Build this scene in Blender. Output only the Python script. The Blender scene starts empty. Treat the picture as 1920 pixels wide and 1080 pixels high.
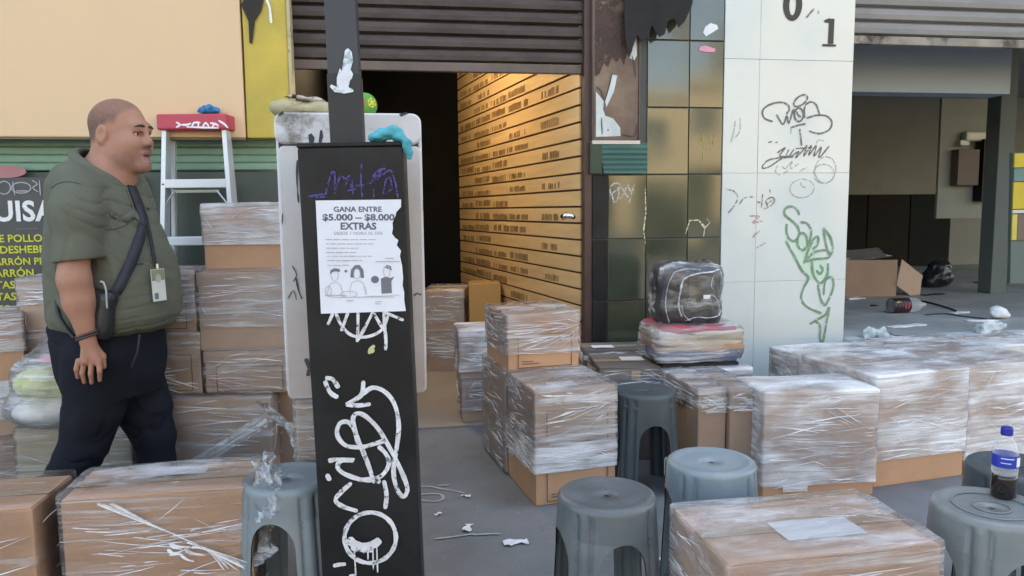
import bpy, bmesh, math, random
import numpy as np
from mathutils import Vector, Matrix, noise
from mathutils.bvhtree import BVHTree

# ---------------------------------------------------------------- camera, sky, sun, exposure
S = bpy.context.scene
C = S.collection
R = math.radians
F_PX, YAW, PITCH, ROLL, CAM_H = 1400.0, R(9), R(6.0), R(-0.6), 1.25
CAM_R = Matrix.Rotation(-YAW, 3, 'Z') @ Matrix.Rotation(math.pi/2 - PITCH, 3, 'X') @ Matrix.Rotation(ROLL, 3, 'Z')
CAM_P = Vector((0, 0, CAM_H))
cam = bpy.data.objects.new('camera', bpy.data.cameras.new('camera'))
C.objects.link(cam)
cam.data.sensor_width = 36
cam.data.lens = F_PX/1920*36
cam.data.clip_start, cam.data.clip_end = 0.05, 600
cam.matrix_world = Matrix.Translation(CAM_P) @ CAM_R.to_4x4()
S.camera = cam

SUN_EL, SUN_AZ = R(52), R(12)          # the sun stands behind the shops, so this pavement is in their shade
W = bpy.data.worlds.new('World'); S.world = W; W.use_nodes = True
sky = W.node_tree.nodes.new('ShaderNodeTexSky')
sky.sky_type = 'NISHITA'; sky.sun_disc = False
sky.sun_elevation, sky.sun_rotation = SUN_EL, SUN_AZ
sky.dust_density = 2.0
bg = W.node_tree.nodes['Background']; bg.inputs[1].default_value = 0.15
W.node_tree.links.new(sky.outputs[0], bg.inputs[0])
sl = bpy.data.lights.new('sun', 'SUN'); sl.energy = 4.5; sl.angle = R(0.5); sl.color = (1, .95, .88)
so = bpy.data.objects.new('sun', sl); C.objects.link(so)
sd = Vector((math.sin(SUN_AZ)*math.cos(SUN_EL), math.cos(SUN_AZ)*math.cos(SUN_EL), math.sin(SUN_EL)))
so.rotation_euler = sd.to_track_quat('Z', 'Y').to_euler()
V = S.view_settings
V.view_transform = 'Standard'; V.look = 'None'; V.gamma = 1; V.use_curve_mapping = False
V.exposure = 2.4
V.use_white_balance = True; V.white_balance_temperature = 8200; V.white_balance_tint = 9
DENOISE = True
S.cycles.transparent_max_bounces = 32
S.cycles.max_bounces = 8; S.cycles.diffuse_bounces = 4; S.cycles.glossy_bounces = 4; S.cycles.transmission_bounces = 6
S.cycles.use_denoising = DENOISE
S.cycles.caustics_reflective = False; S.cycles.caustics_refractive = False

# ---------------------------------------------------------------- layout: from a picture point to a place in the street
def ray(px, py): return CAM_R @ Vector(((px-960)/F_PX, (540-py)/F_PX, -1.0))
def at(px, py, z): return CAM_P + ray(px, py)*z
def gnd(px, py, h=0.0):
    d = ray(px, py); return CAM_P + d*((h-CAM_H)/d.z)
def fac(px, py, y):
    d = ray(px, py); return CAM_P + d*(y/d.y)
class Plane:
    def __init__(s, O, U, V):
        s.O = Vector(O); s.U = Vector(U).normalized(); s.N = s.U.cross(Vector(V)).normalized(); s.V = s.N.cross(s.U).normalized()
    def hit(s, px, py):
        d = ray(px, py); t = (s.O-CAM_P).dot(s.N)/d.dot(s.N); q = CAM_P + d*t - s.O
        return (q.dot(s.U), q.dot(s.V))
    def pt(s, u, v, n=0.0): return s.O + s.U*u + s.V*v + s.N*n

# ---------------------------------------------------------------- object helpers
MW = {}
def mw(o): return MW.get(o.name, Matrix.Identity(4)) if o is not None else Matrix.Identity(4)
def tag(o, label=None, cat=None, group=None, kind=None):
    for k, v in (('label', label), ('category', cat), ('group', group), ('kind', kind)):
        if v: o[k] = v
    return o
def thing(name, label, cat, loc=(0,0,0), rz=0.0, group=None, mat4=None):
    o = bpy.data.objects.new(name, None); C.objects.link(o); o.empty_display_size = .1
    m = mat4 if mat4 is not None else Matrix.Translation(Vector(loc)) @ Matrix.Rotation(rz, 4, 'Z')
    o.matrix_world = m; MW[o.name] = m.copy()
    return tag(o, label, cat, group)
def obj(name, vs, fs, mat, parent=None, world=False, smooth=False, mats=None, midx=None):
    """one mesh object; vs are local to the parent unless world is set"""
    if world and parent is not None:
        inv = mw(parent).inverted(); vs = [inv @ Vector(v) for v in vs]
    me = bpy.data.meshes.new(name)
    me.from_pydata([tuple(v) for v in vs], [], [tuple(int(i) for i in f) for f in fs])
    for m in (mats or [mat]): me.materials.append(m)
    if midx is not None: me.polygons.foreach_set('material_index', np.asarray(midx, dtype=np.int32))
    if smooth: me.polygons.foreach_set('use_smooth', np.ones(len(me.polygons), dtype=bool))
    me.update()
    o = bpy.data.objects.new(name, me); C.objects.link(o)
    if parent is not None:
        o.parent = parent; MW[o.name] = mw(parent)
    return o
def put(o, parent): o.parent = parent; return o
def merge(*parts):
    vs, fs = [], []
    for v, f in parts:
        n = len(vs); vs += list(v); fs += [tuple(i+n for i in q) for q in f]
    return vs, fs
def xf(vf, M4): return [M4 @ Vector(v) for v in vf[0]], vf[1]
def T(x, y, z): return Matrix.Translation((x, y, z))
def RZ(a): return Matrix.Rotation(a, 4, 'Z')
def RX(a): return Matrix.Rotation(a, 4, 'X')
def RY(a): return Matrix.Rotation(a, 4, 'Y')
def box(x0, x1, y0, y1, z0, z1):
    v = [(x0,y0,z0),(x1,y0,z0),(x1,y1,z0),(x0,y1,z0),(x0,y0,z1),(x1,y0,z1),(x1,y1,z1),(x0,y1,z1)]
    return v, [(3,2,1,0),(4,5,6,7),(0,1,5,4),(1,2,6,5),(2,3,7,6),(3,0,4,7)]
def rbox(w, d, h, r=.006, n=3, disp=None, skip=(), center=False):
    """box with rounded edges, a grid on each face; disp(p, n) moves points outwards"""
    half = Vector((w/2, d/2, h/2)); inner = Vector([max(a-r, 0) for a in half])
    def ticks(a):
        i = max(a-r, 0); m = [-a, -a+r*.35] + [-i + 2*i*k/n for k in range(n+1)] + [a-r*.35, a]
        return m
    tk = [ticks(a) for a in half]
    idx, vs, fs = {}, [], []
    def vert(p):
        k = tuple(round(c, 6) for c in p)
        if k in idx: return idx[k]
        p = Vector(p); q = Vector([max(-inner[i], min(inner[i], p[i])) for i in range(3)])
        nn = (p-q); L = nn.length
        nn = nn/L if L > 1e-9 else Vector((0,0,1))
        res = q + nn*r
        if disp: res = res + nn*disp(res, nn)
        if not center: res = res + Vector((0, 0, h/2))
        idx[k] = len(vs); vs.append(res); return idx[k]
    for ax in range(3):
        a1, a2 = (ax+1) % 3, (ax+2) % 3
        for s in (-1, 1):
            if (ax, s) in skip: continue
            for i in range(len(tk[a1])-1):
                for j in range(len(tk[a2])-1):
                    q = []
                    for (ii, jj) in ((i,j),(i+1,j),(i+1,j+1),(i,j+1)):
                        p = [0,0,0]; p[ax] = s*half[ax]; p[a1] = tk[a1][ii]; p[a2] = tk[a2][jj]
                        q.append(vert(p))
                    if s < 0: q.reverse()
                    if len(set(q)) >= 3: fs.append(tuple(q))
    return vs, fs
def catmull(P, n=6, closed=False):
    P = [Vector(p) for p in P]
    if len(P) < 3 and not closed:
        return [P[0].lerp(P[-1], k/n) for k in range(n+1)]
    out = []; N = len(P); rng = range(N) if closed else range(N-1)
    for i in rng:
        g = (lambda j: P[j % N]) if closed else (lambda j: P[max(0, min(N-1, j))])
        p0, p1, p2, p3 = g(i-1), g(i), g(i+1), g(i+2)
        for k in range(n):
            t = k/n
            out.append(.5*((2*p1)+(p2-p0)*t+(2*p0-5*p1+4*p2-p3)*t*t+(3*p1-p0-3*p2+p3)*t**3))
    if not closed: out.append(P[-1])
    return out
def tube(P, r, seg=8, cap=True, flat=None):
    """tube along points; r number or list; flat=(a,b) scales the section"""
    P = [Vector(p) for p in P]; n = len(P)
    rr = r if isinstance(r, (list, tuple)) else [r]*n
    vs, fs = [], []; prev = None
    for i in range(n):
        t = (P[min(i+1, n-1)]-P[max(i-1, 0)])
        t = t.normalized() if t.length > 1e-9 else Vector((0,0,1))
        if prev is None:
            a = Vector((0,0,1)) if abs(t.z) < .9 else Vector((1,0,0))
            u = t.cross(a).normalized()
        else:
            u = (prev - t*prev.dot(t)); u = u.normalized() if u.length > 1e-6 else t.orthogonal().normalized()
        prev = u; w = t.cross(u)
        fa, fb = flat or (1, 1)
        for k in range(seg):
            c = 2*math.pi*k/seg
            vs.append(P[i] + u*(math.cos(c)*rr[i]*fa) + w*(math.sin(c)*rr[i]*fb))
    for i in range(n-1):
        for k in range(seg):
            fs.append((i*seg+k, i*seg+(k+1) % seg, (i+1)*seg+(k+1) % seg, (i+1)*seg+k))
    if cap:
        fs.append(tuple(range(seg-1, -1, -1))); fs.append(tuple((n-1)*seg+k for k in range(seg)))
    return vs, fs
def lathe(prof, seg=24, cap=True):
    vs, fs = [], []
    for (r, z) in prof:
        for k in range(seg):
            a = 2*math.pi*k/seg; vs.append((r*math.cos(a), r*math.sin(a), z))
    for i in range(len(prof)-1):
        for k in range(seg):
            fs.append((i*seg+k, i*seg+(k+1) % seg, (i+1)*seg+(k+1) % seg, (i+1)*seg+k))
    if cap:
        fs.append(tuple(range(seg-1, -1, -1))); fs.append(tuple((len(prof)-1)*seg+k for k in range(seg)))
    return vs, fs
def strokes(pl, lines, width, off=.0015, smooth=5, jit=.18, seed=1, uv=False):
    """painted or chalked strokes as thin ribbons lying on a plane; lines in picture points unless uv"""
    rnd = random.Random(seed); vs, fs = [], []; lay = 0
    for ln in lines:
        wd = width
        if isinstance(ln, tuple): wd, ln = ln
        P = [Vector(p if uv else pl.hit(*p)) for p in ln]
        P = catmull(P, smooth) if smooth > 1 else P
        n = len(P); base = len(vs)
        for i, p in enumerate(P):
            t = P[min(i+1, n-1)]-P[max(i-1, 0)]
            t = t.normalized() if t.length > 1e-9 else Vector((1, 0))
            nn = Vector((-t.y, t.x)); w = wd/2*(1+jit*math.sin(i*.7+lay)*rnd.random())
            if i in (0, n-1): w *= .6
            o = off + lay*.00012 + i*.000006
            vs.append(pl.pt(*(p+nn*w), o)); vs.append(pl.pt(*(p-nn*w), o))
        fs += [(base+2*i+1, base+2*i+3, base+2*i+2, base+2*i) for i in range(n-1)]
        lay += 1
    return vs, fs
def poly(pl, pts, off=.001, uv=False, thick=0):
    P = [p if uv else pl.hit(*p) for p in pts]
    n = len(P); vs = [pl.pt(u, v, off) for u, v in P]
    area = sum(P[i][0]*P[(i+1) % n][1]-P[(i+1) % n][0]*P[i][1] for i in range(n))
    f = list(range(n)) if area > 0 else list(range(n-1, -1, -1))
    if not thick: return vs, [tuple(f)]
    vs2 = [pl.pt(u, v, off-thick) for u, v in P]
    fs = [tuple(f), tuple(i+n for i in reversed(f))]
    for i in range(n):
        a, b = f[i], f[(i+1) % n]; fs.append((b, a, a+n, b+n))
    return vs+vs2, fs
def ell(cx, cy, rx, ry, rot=0, n=14, a0=0, a1=360):
    out = []
    for k in range(n+1):
        a = R(a0+(a1-a0)*k/n); x, y = rx*math.cos(a), ry*math.sin(a); c, s = math.cos(R(rot)), math.sin(R(rot))
        out.append((cx+x*c-y*s, cy+x*s+y*c))
    return out
def text_vf(s, size=1.0, bold=.012, space=1.0):
    cu = bpy.data.curves.new('lettering', 'FONT'); cu.body = s; cu.size = size; cu.offset = bold*size; cu.resolution_u = 3
    cu.space_character = space
    o = bpy.data.objects.new('lettering', cu); C.objects.link(o)
    bpy.context.view_layer.update()
    me = o.evaluated_get(bpy.context.evaluated_depsgraph_get()).to_mesh()
    vs = [v.co.copy() for v in me.vertices]; fs = [tuple(p.vertices) for p in me.polygons]
    bpy.data.objects.remove(o); bpy.data.curves.remove(cu)
    return vs, fs
def text_on(pl, s, u0, v0, height, width=None, align='L', off=.001, bold=.012, space=1.0):
    """text on a plane: capital height and, if given, total width in metres"""
    vs, fs = text_vf(s, 1.0, bold, space)
    if not vs: return [], []
    x0, x1 = min(v.x for v in vs), max(v.x for v in vs); y1 = max(v.y for v in vs if True)
    sy = height/.72; sx = (width/(x1-x0)) if width else sy
    W_ = (x1-x0)*sx; du = {'L': 0, 'C': -W_/2, 'R': -W_}[align]
    return [pl.pt(u0+du+(v.x-x0)*sx, v0+v.y*sy, off) for v in vs], fs

# ---------------------------------------------------------------- implicit surfaces for bodies and soft things
class Field:
    def __init__(s, lo, hi, h):
        s.lo = np.array(lo, float); s.h = h
        s.n = np.ceil((np.array(hi)-s.lo)/h).astype(int)+1
        s.f = np.full(s.n, 9.0, np.float32)
    def _sl(s, lo, hi):
        a = np.clip(np.floor((np.array(lo)-s.lo)/s.h).astype(int), 0, s.n); b = np.clip(np.ceil((np.array(hi)-s.lo)/s.h).astype(int)+1, 0, s.n)
        g = [(s.lo[i]+s.h*np.arange(a[i], b[i])).astype(np.float32) for i in range(3)]
        return tuple(slice(a[i], b[i]) for i in range(3)), np.meshgrid(*g, indexing='ij', sparse=True)
    def put(s, lo, hi, fn, k=.02, sub=False):
        m = k+3*s.h
        sl, (X, Y, Z) = s._sl(np.array(lo)-m, np.array(hi)+m)
        if min(sl[i].stop-sl[i].start for i in range(3)) <= 0: return
        d = fn(X, Y, Z); f = s.f[sl]
        if sub:
            hh = np.clip(.5-.5*(f+d)/k, 0, 1); s.f[sl] = f*(1-hh)+(-d)*hh+k*hh*(1-hh)
        else:
            hh = np.clip(.5+.5*(d-f)/k, 0, 1); s.f[sl] = d*(1-hh)+f*hh-k*hh*(1-hh)
    def ell(s, c, r, k=.02, rot=None, sub=False):
        c = np.array(c, float); r = np.array(r, float); Rm = np.array(rot) if rot is not None else np.eye(3); m = r.max()
        def fn(X, Y, Z):
            x, y, z = X-c[0], Y-c[1], Z-c[2]
            u = [(Rm[0][i]*x+Rm[1][i]*y+Rm[2][i]*z) for i in range(3)]
            k0 = np.sqrt(sum((u[i]/r[i])**2 for i in range(3))); k1 = np.sqrt(sum((u[i]/r[i]**2)**2 for i in range(3)))
            return k0*(k0-1)/np.maximum(k1, 1e-6)
        s.put(c-m, c+m, fn, k, sub)
    def cone(s, a, b, ra, rb, k=.02, sub=False):
        a = np.array(a, float); b = np.array(b, float); ab = b-a; L2 = max(float(ab@ab), 1e-9); m = max(ra, rb)
        def fn(X, Y, Z):
            x, y, z = X-a[0], Y-a[1], Z-a[2]
            t = np.clip((x*ab[0]+y*ab[1]+z*ab[2])/L2, 0, 1)
            return np.sqrt((x-t*ab[0])**2+(y-t*ab[1])**2+(z-t*ab[2])**2)-(ra+(rb-ra)*t)
        s.put(np.minimum(a, b)-m, np.maximum(a, b)+m, fn, k, sub)
    def chain(s, P, rr, k=.02):
        for i in range(len(P)-1): s.cone(P[i], P[i+1], rr[i], rr[i+1], k)
    def loft(s, rings, k=.03, pw=2.3):
        """rings (z, cx, cy, a, b, angle) from low to high"""
        rg = np.array(sorted(rings)); m = rg[:, 3:5].max()
        lo = [rg[:, 1].min()-m, rg[:, 2].min()-m, rg[0, 0]]; hi = [rg[:, 1].max()+m, rg[:, 2].max()+m, rg[-1, 0]]
        def fn(X, Y, Z):
            z = Z.ravel(); v = [np.interp(z, rg[:, 0], rg[:, i])[None, None, :].astype(np.float32) for i in range(1, 6)]
            x, y = X-v[0], Y-v[1]; c, sn = np.cos(v[4]), np.sin(v[4])
            u, w = np.abs(x*c+y*sn)/v[2], np.abs(-x*sn+y*c)/v[3]
            q = (u**pw+w**pw)**(1/pw)
            d = (q-1)*np.minimum(v[2], v[3])
            dz = np.maximum(rg[0, 0]-Z, Z-rg[-1, 0])
            return np.maximum(d, dz)
        s.put(lo, hi, fn, k)
    def mesh(s, smooth=2):
        f = s.f; ins = f < 0; nx, ny, nz = f.shape
        c8 = [ins[i:nx-1+i, j:ny-1+j, k:nz-1+k] for i in (0, 1) for j in (0, 1) for k in (0, 1)]
        al = np.logical_and.reduce(c8); an = np.logical_or.reduce(c8); act = an & ~al
        I = np.argwhere(act); idm = np.full(act.shape, -1, np.int64); idm[act] = np.arange(len(I))
        acc = np.zeros((len(I), 3)); cnt = np.zeros(len(I))
        cs = [(i, j, k) for i in (0, 1) for j in (0, 1) for k in (0, 1)]
        for a in cs:
            for ax in range(3):
                if a[ax]: continue
                b = list(a); b[ax] = 1
                fa = f[I[:, 0]+a[0], I[:, 1]+a[1], I[:, 2]+a[2]]; fb = f[I[:, 0]+b[0], I[:, 1]+b[1], I[:, 2]+b[2]]
                x = (fa < 0) != (fb < 0); t = np.where(x, fa/np.where(x, fa-fb, 1), 0)
                p = np.tile(np.array(a, float), (len(I), 1)); p[:, ax] = t
                acc[x] += p[x]; cnt[x] += 1
        vs = s.lo + (I + acc/np.maximum(cnt, 1)[:, None])*s.h
        fs = []
        for ax in range(3):
            o1, o2 = (ax+1) % 3, (ax+2) % 3
            sa = [slice(None)]*3; sb = [slice(None)]*3; sa[ax] = slice(0, -1); sb[ax] = slice(1, None)
            A, B = ins[tuple(sa)], ins[tuple(sb)]
            E_ = np.argwhere(A != B)
            ok = (E_[:, o1] > 0) & (E_[:, o2] > 0) & (E_[:, o1] < f.shape[o1]-1) & (E_[:, o2] < f.shape[o2]-1)
            E_ = E_[ok]; d1 = np.zeros(3, int); d2 = np.zeros(3, int); d1[o1] = 1; d2[o2] = 1
            q = [idm[tuple((E_-x).T)] for x in (d1+d2, d2, 0*d1, d1)]
            Q = np.stack(q, 1); fl = A[tuple(E_.T)]
            Q[~fl] = Q[~fl][:, ::-1]
            fs.append(Q)
        fs = np.concatenate(fs); fs = fs[(fs >= 0).all(1)]
        for _ in range(smooth):
            a2 = np.zeros_like(vs); n2 = np.zeros(len(vs))
            for i in range(4):
                np.add.at(a2, fs[:, i], vs[fs[:, (i+1) % 4]]); np.add.at(n2, fs[:, i], 1)
                np.add.at(a2, fs[:, i], vs[fs[:, (i-1) % 4]]); np.add.at(n2, fs[:, i], 1)
            vs = vs*.45 + .55*a2/np.maximum(n2, 1)[:, None]
        return vs, fs
def vnormals(vs, fs):
    n = np.zeros_like(vs); a, b, c, d = (vs[fs[:, i]] for i in range(4))
    fn = np.cross(c-a, d-b)
    for i in range(4): np.add.at(n, fs[:, i], fn)
    return n/np.maximum(np.linalg.norm(n, axis=1), 1e-9)[:, None]
def nz(p, s=1.0, seed=0): return noise.noise((p[0]*s+seed*7.3, p[1]*s-seed*3.1, p[2]*s+seed*1.7))

# ---------------------------------------------------------------- materials
def M(name, col, rough=.6, metal=0.0, var=.12, scale=6.0, bump=0.0, bscale=80.0, spec=.5, col2=None, amt2=.35, scale2=2.5, edge2=.12, stretch=(1,1,1), coat=0.0, rvar=.08):
    m = bpy.data.materials.new(name); m.use_nodes = True; nt = m.node_tree; N, L = nt.nodes, nt.links
    b = N['Principled BSDF']; b.inputs['Roughness'].default_value = rough; b.inputs['Metallic'].default_value = metal
    b.inputs['Specular IOR Level'].default_value = spec
    if coat: b.inputs['Coat Weight'].default_value = coat; b.inputs['Coat Roughness'].default_value = .06
    tc = N.new('ShaderNodeTexCoord'); mp = N.new('ShaderNodeMapping'); mp.inputs['Scale'].default_value = stretch
    oi = N.new('ShaderNodeObjectInfo'); ad = N.new('ShaderNodeVectorMath'); ad.operation = 'MULTIPLY_ADD'
    ad.inputs[1].default_value = (37, 53, 29); cb = N.new('ShaderNodeCombineXYZ')
    for i in range(3): L.new(oi.outputs['Random'], cb.inputs[i])
    L.new(cb.outputs[0], ad.inputs[0]); L.new(tc.outputs['Object'], ad.inputs[2]); L.new(ad.outputs[0], mp.inputs[0])
    n1 = N.new('ShaderNodeTexNoise'); n1.inputs['Scale'].default_value = scale; n1.inputs['Detail'].default_value = 6
    L.new(mp.outputs[0], n1.inputs['Vector'])
    r1 = N.new('ShaderNodeMapRange'); r1.inputs[1].default_value = .25; r1.inputs[2].default_value = .75
    r1.inputs[3].default_value = 1-var; r1.inputs[4].default_value = 1+var; L.new(n1.outputs['Fac'], r1.inputs[0])
    mx = N.new('ShaderNodeMix'); mx.data_type = 'RGBA'; mx.blend_type = 'MULTIPLY'; mx.inputs[0].default_value = 1
    mx.inputs[6].default_value = (*col, 1); L.new(r1.outputs[0], mx.inputs[7]); out = mx.outputs[2]
    if col2 is not None:
        n2 = N.new('ShaderNodeTexNoise'); n2.inputs['Scale'].default_value = scale2; n2.inputs['Detail'].default_value = 8; n2.inputs['Roughness'].default_value = .65
        L.new(mp.outputs[0], n2.inputs['Vector'])
        r2 = N.new('ShaderNodeMapRange'); c = 1-amt2; c = .3+.4*c
        r2.inputs[1].default_value = c-edge2/2; r2.inputs[2].default_value = c+edge2/2; L.new(n2.outputs['Fac'], r2.inputs[0])
        m2 = N.new('ShaderNodeMix'); m2.data_type = 'RGBA'; L.new(r2.outputs[0], m2.inputs[0]); L.new(out, m2.inputs[6]); m2.inputs[7].default_value = (*col2, 1)
        out = m2.outputs[2]
    L.new(out, b.inputs['Base Color'])
    rr = N.new('ShaderNodeMapRange'); rr.inputs[3].default_value = max(.02, rough-rvar); rr.inputs[4].default_value = min(1, rough+rvar)
    L.new(n1.outputs['Fac'], rr.inputs[0]); L.new(rr.outputs[0], b.inputs['Roughness'])
    if bump:
        nb = N.new('ShaderNodeTexNoise'); nb.inputs['Scale'].default_value = bscale; nb.inputs['Detail'].default_value = 4; L.new(mp.outputs[0], nb.inputs['Vector'])
        bp = N.new('ShaderNodeBump'); bp.inputs['Strength'].default_value = min(1, bump); bp.inputs['Distance'].default_value = .004
        L.new(nb.outputs['Fac'], bp.inputs['Height']); L.new(bp.outputs[0], b.inputs['Normal'])
    return m
def worn(m, amount=.3, scale=45.0):
    """paint or ink rubbed through in small patches"""
    nt = m.node_tree; N, L = nt.nodes, nt.links; b = N['Principled BSDF']; o = N['Material Output']
    tc = N.new('ShaderNodeTexCoord'); n = N.new('ShaderNodeTexNoise'); n.inputs['Scale'].default_value = scale; n.inputs['Detail'].default_value = 6; n.inputs['Roughness'].default_value = .7
    L.new(tc.outputs['Object'], n.inputs['Vector'])
    r = N.new('ShaderNodeMapRange'); c = .30+.32*amount; r.inputs[1].default_value = c-.07; r.inputs[2].default_value = c+.07; L.new(n.outputs['Fac'], r.inputs[0])
    t = N.new('ShaderNodeBsdfTransparent'); ms = N.new('ShaderNodeMixShader')
    L.new(r.outputs[0], ms.inputs[0]); L.new(t.outputs[0], ms.inputs[1]); L.new(b.outputs[0], ms.inputs[2]); L.new(ms.outputs[0], o.inputs[0])
    return m
def film_mat(name, lo, hi, thr=.5, tint=(.86, .87, .88), streak=30.0, rough=.28, tilt=.25, wide=.16, gloss=.10):
    """clear stretch film: see-through and glossy, whitened along stretched wrinkles"""
    m = bpy.data.materials.new(name); m.use_nodes = True; nt = m.node_tree; N, L = nt.nodes, nt.links
    b = N['Principled BSDF']; b.inputs['Base Color'].default_value = (*tint, 1); b.inputs['Roughness'].default_value = rough
    b.inputs['Specular IOR Level'].default_value = .6
    tc = N.new('ShaderNodeTexCoord'); oi = N.new('ShaderNodeObjectInfo')
    ad = N.new('ShaderNodeVectorMath'); ad.operation = 'MULTIPLY_ADD'; ad.inputs[1].default_value = (17, 23, 31)
    cb = N.new('ShaderNodeCombineXYZ'); [L.new(oi.outputs['Random'], cb.inputs[i]) for i in range(3)]
    L.new(cb.outputs[0], ad.inputs[0]); L.new(tc.outputs['Object'], ad.inputs[2])
    wob = N.new('ShaderNodeTexNoise'); wob.inputs['Scale'].default_value = 2.6; wob.inputs['Detail'].default_value = 3
    L.new(ad.outputs[0], wob.inputs['Vector'])
    wa = N.new('ShaderNodeVectorMath'); wa.operation = 'MULTIPLY_ADD'; wa.inputs[1].default_value = (.04, .04, .035)
    L.new(wob.outputs['Color'], wa.inputs[0]); L.new(ad.outputs[0], wa.inputs[2])
    def noise_(scale, rot, kind, sc, det, ro):
        mp = N.new('ShaderNodeMapping'); mp.inputs['Scale'].default_value = scale; mp.inputs['Rotation'].default_value = rot
        L.new(wa.outputs[0], mp.inputs[0]); n = N.new('ShaderNodeTexNoise'); n.noise_type = kind; n.inputs['Distortion'].default_value = .25
        n.inputs['Scale'].default_value = sc; n.inputs['Detail'].default_value = det; n.inputs['Roughness'].default_value = ro
        L.new(mp.outputs[0], n.inputs['Vector']); return n.outputs['Fac']
    def rng(x, a, b_, c=0.0, d=1.0):
        r = N.new('ShaderNodeMapRange'); r.inputs[1].default_value = a; r.inputs[2].default_value = b_; r.inputs[3].default_value = c; r.inputs[4].default_value = d
        L.new(x, r.inputs[0]); return r.outputs[0]
    def op(k, x, y):
        q = N.new('ShaderNodeMath'); q.operation = k
        for i, v in enumerate((x, y)):
            if isinstance(v, (int, float)): q.inputs[i].default_value = v
            else: L.new(v, q.inputs[i])
        return q.outputs[0]
    n1 = noise_((1.1, 5.0, streak), (0, tilt*.15, 0), 'FBM', 1.5, 9, .64)                    # long tension streaks
    n1b = noise_((2.0, 7.0, streak*.8), (0, -tilt*1.3, .1), 'FBM', 1.7, 8, .6)                # a second set, slanting
    n3 = noise_((1.6, 2.2, streak*.34), (.2, tilt+.5, .2), 'RIDGED_MULTIFRACTAL', 1.2, 3, .5)    # few sharp creases
    n2 = noise_((1, 1.6, 2.2), (0, 0, 0), 'FBM', 3.4, 3, .5)                                 # where layers pile up
    pile = rng(n2, .36, .56, .0, 1.0)
    st = op('MAXIMUM', rng(n1, thr, thr+wide), op('MULTIPLY', rng(n1b, thr+.02, thr+.02+wide), .8))
    st = op('MULTIPLY', st, op('MULTIPLY_ADD' if False else 'MAXIMUM', pile, .22))
    st = op('MAXIMUM', st, op('MULTIPLY', rng(n3, .62, .95), .8))
    st = op('ADD', op('MULTIPLY', st, hi-lo), op('MULTIPLY', rng(n2, .34, .64, .45, 1.45), lo))
    bp = N.new('ShaderNodeBump'); bp.inputs['Strength'].default_value = .8; bp.inputs['Distance'].default_value = .010
    L.new(op('ADD', n1, op('MULTIPLY', n3, .35)), bp.inputs['Height']); L.new(bp.outputs[0], b.inputs['Normal'])
    tr = N.new('ShaderNodeBsdfTransparent'); gl = N.new('ShaderNodeBsdfGlossy'); gl.inputs['Roughness'].default_value = .10
    L.new(bp.outputs[0], gl.inputs['Normal'])
    lw = N.new('ShaderNodeLayerWeight'); lw.inputs[0].default_value = .25; L.new(bp.outputs[0], lw.inputs['Normal'])
    m0 = N.new('ShaderNodeMixShader'); L.new(op('ADD', op('MULTIPLY', lw.outputs['Fresnel'], .8), gloss*.35), m0.inputs[0]); L.new(tr.outputs[0], m0.inputs[1]); L.new(gl.outputs[0], m0.inputs[2])
    ms = N.new('ShaderNodeMixShader'); L.new(st, ms.inputs[0]); L.new(m0.outputs[0], ms.inputs[1]); L.new(b.outputs[0], ms.inputs[2])
    L.new(ms.outputs[0], N['Material Output'].inputs[0])
    return m
m_card = M('cardboard', (.57, .325, .19), .8, var=.1, scale=3, bump=.15, bscale=120, col2=(.49, .28, .165), amt2=.3, edge2=.3)
m_card_grey = M('cardboard_dusty', (.50, .345, .255), .82, var=.1, scale=3, bump=.15, bscale=120, col2=(.43, .295, .22), amt2=.35, edge2=.3)
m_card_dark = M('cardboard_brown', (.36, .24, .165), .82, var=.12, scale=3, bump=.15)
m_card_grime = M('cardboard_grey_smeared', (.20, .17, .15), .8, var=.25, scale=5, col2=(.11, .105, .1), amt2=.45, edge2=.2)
m_ink = M('box_print_brown', (.17, .10, .065), .8, var=.2)
m_tape = M('packing_tape', (.50, .36, .22), .25, var=.08)
m_paper = M('white_paper', (.80, .81, .82), .7, var=.04, scale=10)
m_film_thin = film_mat('stretch_film_thin', .04, .55, .50, streak=40)
m_film = film_mat('stretch_film', .12, .64, .47, streak=38)
m_film_clear = film_mat('stretch_film_clear', .02, .5, .56, streak=30)
m_film_dense = film_mat('stretch_film_dense', .36, .88, .42, tint=(.92, .92, .93), streak=34, wide=.2)
m_pave = M('pavement_concrete', (.148, .162, .172), .55, var=.22, scale=7, bump=.25, bscale=160, col2=(.212, .225, .235), amt2=.45, scale2=1.7, edge2=.3, rvar=.15)
m_road = M('asphalt', (.06, .06, .062), .9, var=.2, scale=3, bump=.4, bscale=200)
m_tan = M('shop_floor', (.31, .275, .235), .45, var=.1, scale=2)
m_black = M('black_metal_paint', (.008, .0083, .0088), .5, var=.35, scale=5, spec=.3, bump=.05, bscale=40, col2=(.024, .024, .025), amt2=.3, edge2=.25)
m_whitepaint = worn(M('white_paint_stroke', (.66, .66, .67), .7, var=.2, scale=30), .30, 60)
m_purple = worn(M('purple_marker', (.065, .045, .21), .6, var=.3, scale=60), .5, 70)
m_inkblack = M('black_print', (.05, .05, .06), .7)
m_inkgrey = M('grey_print', (.38, .38, .41), .7)

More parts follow.
